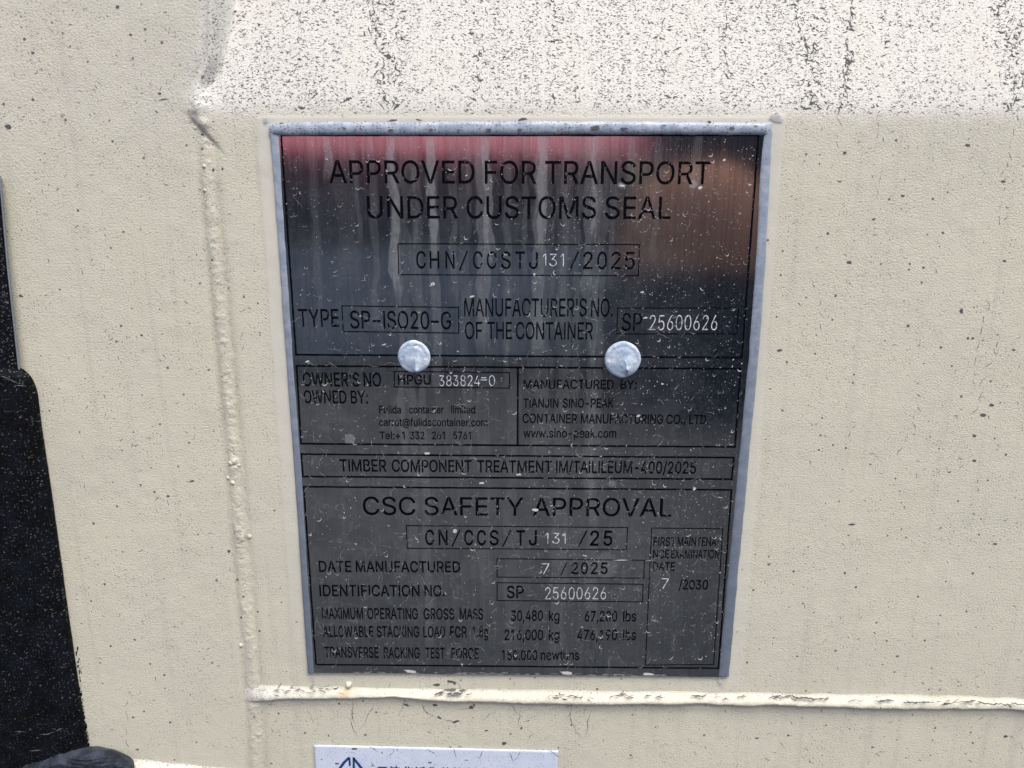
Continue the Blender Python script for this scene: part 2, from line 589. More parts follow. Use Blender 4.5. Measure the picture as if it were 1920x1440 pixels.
def paint_attrs(x, z, extra=0.0):
    px, py = pix(x, z)
    ed = ledge_edge(px)
    left_end = 391 - 3 * sm(0, 100, py) - 30 * sm(95, 185, py)
    slope = sm(ed + 22, ed - 12, py) * sm(left_end - 8, left_end + 12, px)
    dirt = slope * (0.72 + 0.35 * vn(px / 60, py / 120, 41))
    dirt += 0.5 * np.exp(-((px - (left_end - 12)) / 14) ** 2) * sm(215, 100, py)
    dirt += 0.18 * sm(300, 200, py) * (1 - slope)
    dirt += 0.10 * vn(px / 90, py / 260, 43) + extra
    drip = np.zeros_like(px)
    for cx, wd in DRIPS:
        c = cx + 10 * (vn(py / 35, cx * 0.37, 3) - 0.5)
        drip += np.exp(-((px - c) / (wd * .55)) ** 2) * (.4 + .6 * vn(py / 50, cx * .11, 6))
    drip = np.clip(drip, 0, 1) * slope
    stain = 0.55 * np.exp(-((px - (left_end - 1)) / 5.5) ** 2) * sm(130, 60, py) + 0.25 * np.exp(-((px - (left_end + 38)) / 10) ** 2) * sm(60, 0, py)
    dx = px - weldx(py)
    act = sm(240, 320, py)
    stain += 0.30 * act * (np.exp(-((dx + 15) / 7) ** 2) + np.exp(-((dx - 14) / 6) ** 2)) * (0.5 + vn(py / 60, 2.2, 8))
    stain += 0.14 * dent(px, py, 385, 268, 22, 22)
    stain += 0.16 * dent(px, py, 700, 190, 60, 14) * vn(px / 12, py / 9, 12)
    stain += 0.12 * dent(px, py, 445, 1000, 14, 20)
    rust = 0.36 * dent(px, py, 650, 1295, 9, 5) + 0.25 * dent(px, py, 646, 1300, 14, 8)
    return dict(dirt=np.clip(dirt, 0, 1), smooth=smooth_mask(px, py), rust=rust, stain=np.clip(stain, 0, 1), drip=drip)


def spaced(lo, hi, a, b, step, grow=1.12):
    core = np.arange(a, b + step, step)
    out, s, v = [], step, a
    while v > lo:
        s = min(s * grow, 0.02)
        v -= s
        out.append(v)
    left = out[::-1]
    out, s, v = [], step, core[-1]
    while v < hi:
        s = min(s * grow, 0.02)
        v += s
        out.append(v)
    return np.array(left + list(core) + out)


door = empty('container_door', (0, 0, 1.0), label='cream painted steel shipping container door with speckled dirt and weld seams', cat='container door')
c0, c1 = at(-40, 1480), at(1960, -40)
xa, xb = at(-60, -60)[0], at(1980, -60)[0]
za, zb_ = at(960, 1490)[2], at(960, -70)[2]
XS = spaced(-0.75, 0.75, xa, xb, 0.00045)
ZS = spaced(0.65, 1.95, za, zb_, 0.00045)
GX, GZ = np.meshgrid(XS, ZS)
hh = H(GX, GZ)
V = np.stack([GX, -hh, GZ], -1).reshape(-1, 3)
mesh('door_panel', V, gridf(len(ZS), len(XS)), M_PAINT, door, True, paint_attrs(GX, GZ))


def surf(px, py, lift):
    """points on the door surface below measured photo positions, raised by lift"""
    p = at(px, py)
    for _ in range(3):
        h = H(p[..., 0], p[..., 2])
        p = at(px, py, h)
    p[..., 1] -= lift
    return p


# horizontal weld / sheet lap: rises gently, rolls over near its lower edge
prof_t = np.array([-0.25, 0, .1, .2, .3, .4, .5, .6, .7, .8, .88, .94, 1.0, 1.04, 1.1])
prof_h = np.array([-.12, 0.0, .07, .22, .42, .63, .82, .94, 1.0, .98, .88, .68, .38, 0.0, -.3])


def level_bead(x0, x1, n, T0, B0, amp, seed):
    cx = np.linspace(x0, x1, n)
    T0 = T0(cx) + 3 * (vn(cx / 35, 1.1, seed) - .5)
    B0 = B0(cx) - 1 + 2.0 * (vn(cx / 22, 4.1, seed + 1) - .5)
    am = amp * (0.85 + 0.3 * vn(cx / 70, 9.1, seed + 1)) * sm(x0 - 3, x0 + 42, cx)
    PY = T0[None, :] + prof_t[:, None] * (B0 - T0)[None, :]
    PX = np.repeat(cx[None, :], len(prof_t), 0)
    P = at(PX, PY)
    Hb = H(P[..., 0], P[..., 2])
    hg = prof_h[:, None] * am[None, :] + 0.0004 * (fbm(PX / 9, PY / 6, 61, 2) - .5) * (prof_h[:, None] > 0.2)
    P[..., 1] = -(Hb + hg)
    at_w = paint_attrs(P[..., 0], P[..., 2])
    at_w['dirt'] = np.clip((0.04 + 0.62 * sm(600, 480, PX) + 0.2 * vn(PX / 50, 0.1, 4)) * (prof_t[:, None] < 0.85), 0, 1)
    at_w['smooth'] = at_w['smooth'] * 0
    mesh('weld_bead', P.reshape(-1, 3), gridf(len(prof_t), n, True), M_PAINT, door, True, at_w)


level_bead(458, 2300, 1500, weldh_top, weldh_bot, 0.0031, 5)
level_bead(225, 470, 300, lambda x: np.interp(x, [225, 470], [1421, 1444]), lambda x: np.interp(x, [225, 470], [1440, 1466]), 0.003, 15)

# vertical weld bead with beads of spatter
n = 1400
cy = np.linspace(258, 1540, n)
u = np.linspace(-1, 1, 25)
wx = weldx(cy) + 5 * (vn(cy / 45, 3, 3) - .5)
wd = 12 + 7 * vn(cy / 24, 8, 2)
PX = wx[:, None] + u[None, :] * wd[:, None]
PY = np.repeat(cy[:, None], 25, 1)
P = at(PX, PY)
Hb = H(P[..., 0], P[..., 2])
lump = 0.45 + 0.5 * vn(cy / 17, 5, 4) ** 1.5 + 0.9 * np.exp(-((cy - 870) / 14) ** 2) + 0.9 * np.exp(-((cy - 1000) / 18) ** 2) + .5 * np.exp(-((cy - 262) / 20) ** 2)
lump *= 0.55 + 0.45 * sm(330, 420, cy)
prof = (1 - u ** 2) ** 1.3
hg = 0.00050 * lump[:, None] * prof[None, :] * (0.1 + 1.7 * fbm(PX / 8, PY / 8, 91, 3)) - 0.00012 * (np.abs(u)[None, :] > .99)
P[..., 1] = -(Hb + hg)
mesh('weld_bead', P.reshape(-1, 3), gridf(n, 25, True), M_PAINT, door, True, paint_attrs(P[..., 0], P[..., 2]))


def blob(px, py, rpx, hgt, name, mat, parent, base=0.0, squash=1.0, n=18, m=9, attrs=None, **k):
    """small rounded lump sitting on the door"""
    c = surf(px, py, 0)
    r = rpx * 0.00022
    Vv, Ff = [], []
    for i in range(m + 1):
        ph = (math.pi / 2) * i / m
        for j in range(n):
            a = 2 * math.pi * j / n
            q = r * math.cos(ph) * (1 + 0.25 * (vn(math.cos(a) * 1.5 + 5, math.sin(a) * 1.5 + px, 7) - .5))
            Vv.append((c[0] + q * math.cos(a), c[1] + 0.0002 - hgt * math.sin(ph), c[2] + q * math.sin(a) * squash))
    for i in range(m):
        for j in range(n):
            Ff.append([i * n + j, i * n + (j + 1) % n, (i + 1) * n + (j + 1) % n, (i + 1) * n + j])
    Vv = np.array(Vv)
    ats = paint_attrs(Vv[:, 0], Vv[:, 2]) if attrs is None else attrs
    return mesh(name, Vv, [list(reversed(f)) for f in Ff], mat, parent, True, ats, **k)


for (px, py, r, hgt) in ((654, 1283, 7.5, 0.0022), (434, 868, 6, .0012), (448, 872, 5, .001), (437, 905, 5, .0011), (467, 1006, 6, .0009),
                         (383, 312, 4, .0009), (384, 357, 4, .0007), (366, 240, 4, .0006), (452, 1210, 5, .0009), (428, 896, 4, .0008)):
    blob(px, py, r, hgt, 'weld_spatter', M_PAINT, door)


# cracks and chips in the paint: thin irregular patches lying on the surface
class Marks:
    def __init__(s):
        s.v, s.f = [], []

    def stroke(s, pts, widths):
        """tapered ribbon through measured points"""
        pts = np.array(pts, float)
        d = np.gradient(pts, axis=0)
        nn = np.stack([-d[:, 1], d[:, 0]], 1)
        nn /= np.maximum(np.linalg.norm(nn, axis=1, keepdims=True), 1e-6)
        wv = np.array(widths)[:, None] / 2
        b = len(s.v)
        for p, q in zip(pts + nn * wv, pts - nn * wv):
            s.v += [p, q]
        for i in range(len(pts) - 1):
            s.f.append([b + 2 * i, b + 2 * i + 1, b + 2 * i + 3, b + 2 * i + 2])

    def wander(s, x, y, ang, length, wmax, jit=0.5, step=3.0, branch=0.0, down=0.0):
        nst = max(3, int(length / step))
        pts, ws = [], []
        a = ang
        for i in range(nst + 1):
            pts.append((x, y))
            t = i / nst
            ws.append(max(0.25, wmax * math.sin(math.pi * min(max(t, .06), .94)) * rnd.uniform(0.35, 1.3)))
            a += rnd.uniform(-jit, jit) + (ang - a) * 0.25
            x += step * math.cos(a)
            y += step * math.sin(a)
            if branch and rnd.random() < branch:
                s.wander(x, y, a + rnd.choice((-1, 1)) * rnd.uniform(.5, 1.2), length * rnd.uniform(.15, .4), wmax * .7, jit, step)
        s.stroke(pts, ws)

    def flake(s, x, y, w, h, rot=0.0, n=9):
        b = len(s.v)
        for k in range(n):
            a = 2 * math.pi * k / n
            r = rnd.uniform(0.6, 1.15)
            u_, v_ = w / 2 * r * math.cos(a), h / 2 * r * math.sin(a)
            s.v.append((x + u_ * math.cos(rot) - v_ * math.sin(rot), y + u_ * math.sin(rot) + v_ * math.cos(rot)))
        s.f.append([b + k for k in range(n)][::-1])

    def crescent(s, x, y, w, h, rot=0.0, thick=1.6, n=7):
        pts, ws = [], []
        for k in range(n + 1):
            t = -1 + 2 * k / n
            u_, v_ = w / 2 * t, h * (1 - t * t)
            pts.append((x + u_ * math.cos(rot) - v_ * math.sin(rot), y + u_ * math.sin(rot) + v_ * math.cos(rot)))
            ws.append(max(.3, thick * (1 - t * t) * rnd.uniform(.7, 1.2)))
        s.stroke(pts, ws)

    def build_on_door(s, name, mat, parent, lift=0.00012, **k):
        a = np.array(s.v)
        P = surf(a[:, 0], a[:, 1], lift)
        return mesh(name, P, s.f, mat, parent, **k)


cr, ch = Marks(), Marks()
# level cracks scattered on the upward-facing slope, thicker in vertical chains
for cx_, spread, cnt in ((705, 22, 26), (742, 14, 14), (1500, 18, 22), (1527, 20, 22), (1590, 12, 26), (1360, 10, 10), (1650, 12, 10), (1880, 16, 20), (1905, 10, 8),
                         (560, 40, 8), (890, 14, 10), (1080, 10, 8), (1240, 20, 10), (1030, 10, 8)):
    for _ in range(cnt):
        y = rnd.uniform(-5, 200)
        drift = (y - 100) * (0.12 if cx_ in (705, 1500, 1880) else -0.05)
        x = cx_ + rnd.gauss(0, spread * .45) + drift
        cr.wander(x, y, rnd.choice((rnd.uniform(-.5, .5), rnd.uniform(.8, 1.6))), rnd.uniform(6, 17), rnd.uniform(1.3, 4.0), 0.6, 2.5, 0.08)
for _ in range(1700):
    x, y = rnd.uniform(400, 1925), rnd.uniform(-8, 215)
    cr.wander(x, y, rnd.gauss(0.05, .45), rnd.uniform(3, 9), rnd.uniform(0.7, 1.9), 0.5, 2.0)
for (x0_, x1_, wm_) in ((698, 720, 2.6), (742, 745, 2.2), (1492, 1533, 3.2), (1595, 1578, 3.0), (1872, 1908, 2.6), (1360, 1352, 1.8), (562, 558, 1.6), (1890, 1925, 2.4), (905, 902, 1.5), (1245, 1240, 1.5)):
    y = -5.0
    while y < 196:
        L_ = rnd.uniform(6, 22)
        x = x0_ + (x1_ - x0_) * y / 200 + rnd.gauss(0, 2.5)
        cr.wander(x, y, math.pi / 2 + math.atan2(x0_ - x1_, 200) + rnd.gauss(0, .35), L_, wm_ * rnd.uniform(.5, 1.4), .6, 2.5, .12)
        y += L_ + rnd.uniform(-2, 12)
for a in ((388 + 340, 104, .3), (733, 110, -.6), (885, 62, 0), (565, 201, 0), (650, 192, -.6), (745, 206, -.7), (1524, 196, -.4), (1513, 205, -.5), (1598, 55, .1), (1593, 120, -.5)):
    cr.wander(a[0] - 7, a[1], a[2], rnd.uniform(12, 20), 6.0, 0.3, 3)
# long hairline cracks running down the right of the door
for (x, y, L, a) in ((1905, 215, 110, 1.75), (1888, 330, 90, 1.75), (1850, 560, 160, 1.75), (1645, 215, 50, 1.5), (1570, 205, 60, 1.6), (1655, 315, 60, 1.9),
                     (1870, 640, 130, 1.85), (1540, 560, 50, 1.6), (1720, 760, 90, 1.9), (240, 1290, 120, 1.6), (455, 620, 30, 1.5)):
    k_ = 0
    while k_ < L:
        seg_ = rnd.uniform(8, 26)
        cr.wander(x + k_ * math.cos(a) + rnd.uniform(-1.5, 1.5), y + k_ * math.sin(a), a + rnd.gauss(0, .12), seg_, rnd.uniform(.5, 1.1), 0.5, 2.5)
        k_ += seg_ + rnd.uniform(1, 9)
# below the plate and the horizontal weld
for (x, y, L, a) in ((660, 1315, 60, 1.4), (700, 1318, 60, 2.0), (790, 1320, 40, 1.2), (860, 1330, 40, .2), (830, 1350, 50, .0), (955, 1320, 45, 1.1), (975, 1335, 40, 1.5), (905, 1350, 30, -.4),
                     (1070, 1325, 60, 1.5), (1100, 1320, 30, 1.4), (575, 1330, 40, 1.5), (655, 1345, 50, 1.3), (760, 1310, 35, 1.7), (1460, 1390, 24, 1.1), (1640, 1415, 30, -.4),
                     (780, 1270, 14, -.4), (845, 1278, 16, .3), (1110, 1330, 70, 1.7), (1000, 1375, 20, 2)):
    cr.wander(x, y, a, L * .8, rnd.uniform(.7, 1.4), 0.45, 3.0, 0.03)
# short hooks all over the flat areas
for _ in range(620):
    x, y = rnd.uniform(60, 1915), rnd.uniform(230, 1435)
    if 470 < x < 1480 and y < 1275:
        continue
    if x < 60 + (y - 400) * 0.14:
        continue
    cr.wander(x, y, rnd.gauss(0.1, .5) if rnd.random() < .75 else rnd.uniform(.8, 2), rnd.uniform(4, 13), rnd.uniform(.5, 1.25), 0.7, 2.2)
for _ in range(120):
    x, y = rnd.uniform(20, 370), rnd.uniform(0, 230)
    cr.wander(x, y, rnd.uniform(0, 1.5), rnd.uniform(4, 10), rnd.uniform(.5, 1.2), 0.6, 2.2)
cr.build_on_door('paint_crack', M_CRACK, door, kind='stuff')

# chips down to grey primer
for (x, y, w_, h_) in ((14, 237, 16, 10), (61, 99, 8, 5), (220, 13, 9, 7), (299, 175, 7, 5), (1638, 411, 9, 4), (1592, 492, 12, 6), (1884, 489, 9, 5), (1462, 657, 13, 5),
                       (1860, 759, 12, 6), (1843, 778, 15, 7), (1827, 817, 8, 6), (1827, 864, 8, 5), (1803, 583, 7, 10), (1703, 611, 6, 6), (1901, 656, 8, 4), (1597, 983, 14, 4),
                       (1584, 286, 8, 6), (1814, 272, 11, 5), (1693, 367, 9, 4), (1574, 340, 8, 3), (1882, 340, 9, 5), (1815, 634, 6, 5), (1824, 634, 6, 4), (1866, 1020, 9, 4),
                       (360, 902, 9, 4), (315, 930, 7, 5), (443, 1000, 12, 5), (429, 1034, 7, 7), (445, 1087, 6, 5), (452, 1158, 5, 4), (380, 252, 7, 6), (399, 271, 4, 5), (400, 262, 5, 6),
                       (1478, 1379, 5, 4), (1419, 1384, 8, 3), (1886, 1381, 9, 6), (1824, 1393, 6, 3), (1636, 1401, 7, 3), (945, 1394, 10, 6), (912, 1370, 8, 3), (685, 1378, 7, 3),
                       (978, 1365, 6, 5), (1440, 450, 4, 4), (880, 230, 5, 5), (400, 318, 5, 8), (417, 316, 4, 6), (196, 1095, 5, 5), (218, 640, 5, 4), (300, 795, 4, 4), (265, 628, 6, 4)):
    ch.flake(x, y, w_, h_, rnd.uniform(-.15, .15))
ch.wander(35, 553, .3, 11, 5, .1, 3)
ch.wander(297, 188, -.25, 22, 2.4, .15, 3)
ch.wander(100 + 198, 172, -1.2, 14, 1.2, .2, 3)
# chips and long splits along the horizontal weld
for (x0, x1, cnt, wmin, wmax) in ((795, 880, 9, 2, 6), (1445, 1560, 4, 1.5, 4), (1700, 1780, 3, 1.5, 4), (1780, 1930, 5, 1.5, 4), (900, 1380, 15, 1.2, 3), (490, 640, 34, .9, 2.0),
                                  (1040, 1110, 5, 1.5, 3.5)):
    for _ in range(cnt):
        x = rnd.uniform(x0, x1)
        b_ = float(weldh_bot(x))
        y = b_ - rnd.uniform(8, 20) if x < 1000 else b_ - rnd.uniform(7, 14)
        ch.wander(x - 8, y, rnd.gauss(0, .3), rnd.uniform(6, 20), rnd.uniform(wmin, wmax), .45, 3)
for (x0, x1, wd_, up) in ((1296, 1326, 3.0, 13), (1383, 1402, 2.5, 14), (1441, 1472, 2.0, 11), (1452, 1556, 4.2, 14), (1590, 1622, 1.6, 10), (1640, 1676, 3.6, 13), (1694, 1752, 3.4, 12),
                          (1770, 1800, 1.8, 10), (1800, 1832, 3.2, 13), (1832, 1900, 2.2, 9), (1895, 1930, 2.6, 11), (1150, 1190, 2.2, 14), (1060, 1085, 2.0, 12)):
    xs_ = np.arange(x0, x1 + 1, 3.0)
    ph = rnd.uniform(0, 50)
    ys_ = weldh_bot(xs_) - up + 5 * (vn(xs_ / 13 + ph, 2.0, 4) - .5) + 3 * (vn(xs_ / 4 + ph, 2.0, 4) - .5)
    ws_ = [max(.5, wd_ * rnd.uniform(.35, 1.3) * math.sin(math.pi * min(max(t_, .08), .92)) ** .5) for t_ in np.linspace(0, 1, len(xs_))]
    ch.stroke(np.stack([xs_, ys_], 1), ws_)
for (x, y, w_, h_, r_) in ((884, 1326, 10, 6, .2), (846, 1278, 20, 4.5, .1), (818, 1284, 16, 5, 0), (858, 1301, 22, 6, 0), (762, 1322, 12, 4, .3), (815, 1322, 12, 5, .2), (824, 1346, 10, 5, .5), (855, 1353, 14, 5, -.3), (852, 1281, 8, 5, .6)):
    ch.flake(x, y, w_, h_, r_, 13)


def weld_h(px, py):
    t = (py - weldh_top(px)) / (weldh_bot(px) - 2 - weldh_top(px))
    return np.interp(t, prof_t, np.maximum(prof_h, 0)) * 0.0031


a = np.array(ch.v)
P = surf(a[:, 0], a[:, 1], 0.00012)
wh = np.where(a[:, 0] > 480, weld_h(a[:, 0], a[:, 1]), 0)
P2 = at(a[:, 0], a[:, 1], -P[:, 1] + wh + 0.00045 * (wh > 1e-4))
mesh('paint_chip', P2, ch.f, M_CHIP, door, kind='stuff')

# ------------------------------------------------------------------ the plate
T_PL = 0.0011            # front face of the plate above the door plane
plate = empty('approval_plate', tuple(at(970, 1266, 0.0)), label='rectangular brushed steel container approval plate with black etched text and two sealed rivets', cat='plate')


def PT(px, py, lift=0.0):
    return at(px, py, T_PL + lift)


# sheet as a fine grid so stains follow real positions
Q = [np.array(c, float) for c in ((507, 232), (1445, 238), (1363.5, 1270.5), (578.5, 1262))]
W3 = [PT(*c) for c in Q]
nu, nv = 560, 700
uu, vv = np.meshgrid(np.linspace(0, 1, nu), np.linspace(0, 1, nv))
P = (W3[0] * ((1 - uu) * (1 - vv))[..., None] + W3[1] * (uu * (1 - vv))[..., None] + W3[2] * (uu * vv)[..., None] + W3[3] * ((1 - uu) * vv)[..., None])
px, py = pix(P[..., 0], P[..., 2], T_PL)
stain = np.zeros_like(px)
for (cx_, wd_, y1, k_) in ((623, 8, 330, 1.0), (739, 8, 540, 1.0), (743, 7, 900, .35), (810, 7, 480, 1.0), (812, 8, 730, .45), (914, 8, 470, 1.0), (905, 11, 640, .5), (1018, 8, 455, 1.0),
                            (1010, 10, 650, .55), (1020, 18, 860, .25), (1112, 6, 440, .55), (1104, 8, 560, .6), (1118, 8, 930, .38), (1130, 9, 1150, .30), (783, 7, 1240, .32), (760, 7, 1050, .25), (905, 12, 1150, .15), (690, 8, 300, .25), (1180, 7, 345, .5), (1300, 9, 352, .4), (650, 20, 540, .15),
                            (870, 9, 860, .22), (960, 12, 1250, .14), (1060, 12, 1240, .25), (590, 6, 600, .25), (672, 5, 450, .3), (700, 6, 620, .3), (775, 5, 640, .3), (850, 6, 560, .35), (880, 4, 420, .3), (950, 6, 700, .3), (985, 5, 520, .35), (1060, 5, 600, .3), (1085, 6, 760, .25), (1150, 6, 520, .3), (1230, 6, 480, .25)):
    c = cx_ + 9 * (vn(py / 42, cx_ * .13, 3) - .5) + (py - 400) * (946 - cx_) / 6000
    hw_ = wd_ * (0.65 + .7 * vn(py / 28, cx_ * .7, 5))
    d_ = np.abs(px - c) / hw_
    body = sm(1.15, .8, d_) * (0.45 + .55 * fbm(px / 5, py / 9, 15, 3)) + 0.35 * np.exp(-((d_ - 1.0) / .15) ** 2) * vn(px / 6, py / 14, 2)
    stain += body * k_ * sm(y1 + 25, y1 - 25, py + 20 * (vn(px / 4, 1, 9) - .5))
stain = 0.27 * np.clip(stain, 0, 1.2)
for (cx_, cy_, rx_, ry_, k_) in ((656, 824, 10, 11, .25), (1148, 907, 7, 6, .2), (1136, 1060, 22, 26, .10), (1300, 345, 8, 8, .3), (1166, 347, 8, 6, .3)):
    stain += k_ * sm(1.1, .85, np.hypot((px - cx_) / rx_, (py - cy_) / ry_))
rings = sm(.50, .53, fbm(px / 26, py / 34, 55, 3)) * sm(.57, .54, fbm(px / 26, py / 34, 55, 3))
stain += 0.05 * rings * sm(600, 900, py)
dust = 0.012 + 0.035 * fbm(px / 50, py / 70, 66, 3) + 0.018 * sm(300, 800, py) - 0.05 * sm(1180, 1400, px) - 0.03 * sm(1000, 1250, py)
me_ = mesh('metal_sheet', P.reshape(-1, 3), gridf(nv, nu, True), M_METAL, plate, False, dict(stain=stain, dust=dust))
sol = me_.modifiers.new('thickness', 'SOLIDIFY')
sol.thickness = 0.0009
sol.offset = -1


def ring(corners, wmm, name='border', closed=True, parent=plate, mat=None, lift=0.00004):
    P = [PT(*c) for c in corners]
    n_ = len(P)
    Vv, Ff = [], []
    w_ = wmm / 2000
    pts = np.array([(p[0], p[2]) for p in P])
    segs = 60
    for i in range(n_ if closed else n_ - 1):
        a_, b_ = pts[i], pts[(i + 1) % n_]
        d = (b_ - a_) / np.linalg.norm(b_ - a_)
        nn = np.array([-d[1], d[0]])
        ext = w_ if i % 2 == 0 and closed else (-w_ if closed else 0)
        a2, b2 = a_ - d * ext, b_ + d * ext
        base = len(Vv)
        for k_ in range(segs + 1):
            c_ = a2 + (b2 - a2) * k_ / segs
            w1 = w_ * (1 + rnd.uniform(-.16, .16))
            w2 = w_ * (1 + rnd.uniform(-.16, .16))
            for q, ww in ((c_ + nn * w1, w1), (c_ - nn * w2, w2)):
                Vv.append((q[0], -(T_PL + lift), q[1]))
        for k_ in range(segs):
            j = base + 2 * k_
            Ff.append([j, j + 1, j + 3, j + 2])
    return mesh(name, Vv, Ff, mat or M_INK, parent)


THICK, THIN = 0.80, 0.45
ring([(527, 253.5), (1422, 253.5), (1391, 670.5), (555, 665)], THICK)
ring([(556, 686), (1388.5, 691.5), (1378, 838), (564.5, 832)], THICK)
ring([(971, 689), (970.5, 834.5)], THICK, closed=False)
ring([(565, 851.5), (1376, 858), (1372, 898.5), (568, 893.5)], THICK)
ring([(569.5, 912.5), (1371.5, 918.5), (1347, 1253), (592.5, 1246)], THICK)
ring([(746, 457), (1199, 458.5), (1197, 517), (748, 515)], THIN)
ring([(641, 573.5), (860, 576.5), (860, 624.5), (643.5, 621.5)], THIN)
ring([(1158, 577.5), (1385, 577.5), (1381, 626), (1156.5, 626)], THIN)
ring([(739, 696.5), (955.5, 698.5), (955.5, 727.5), (739.5, 725.5)], THIN)
ring([(762, 985.5), (1177, 989), (1174.5, 1030.5), (763.5, 1028)], THIN)
ring([(932, 1047.5), (1208, 1050.5), (1207, 1084), (932, 1082)], THIN)
ring([(932, 1092.5), (1206, 1095.5), (1204.5, 1128.5), (932, 1126)], THIN)
ring([(1222, 990), (1355.5, 991.5), (1338, 1246), (1210, 1247)], THIN)

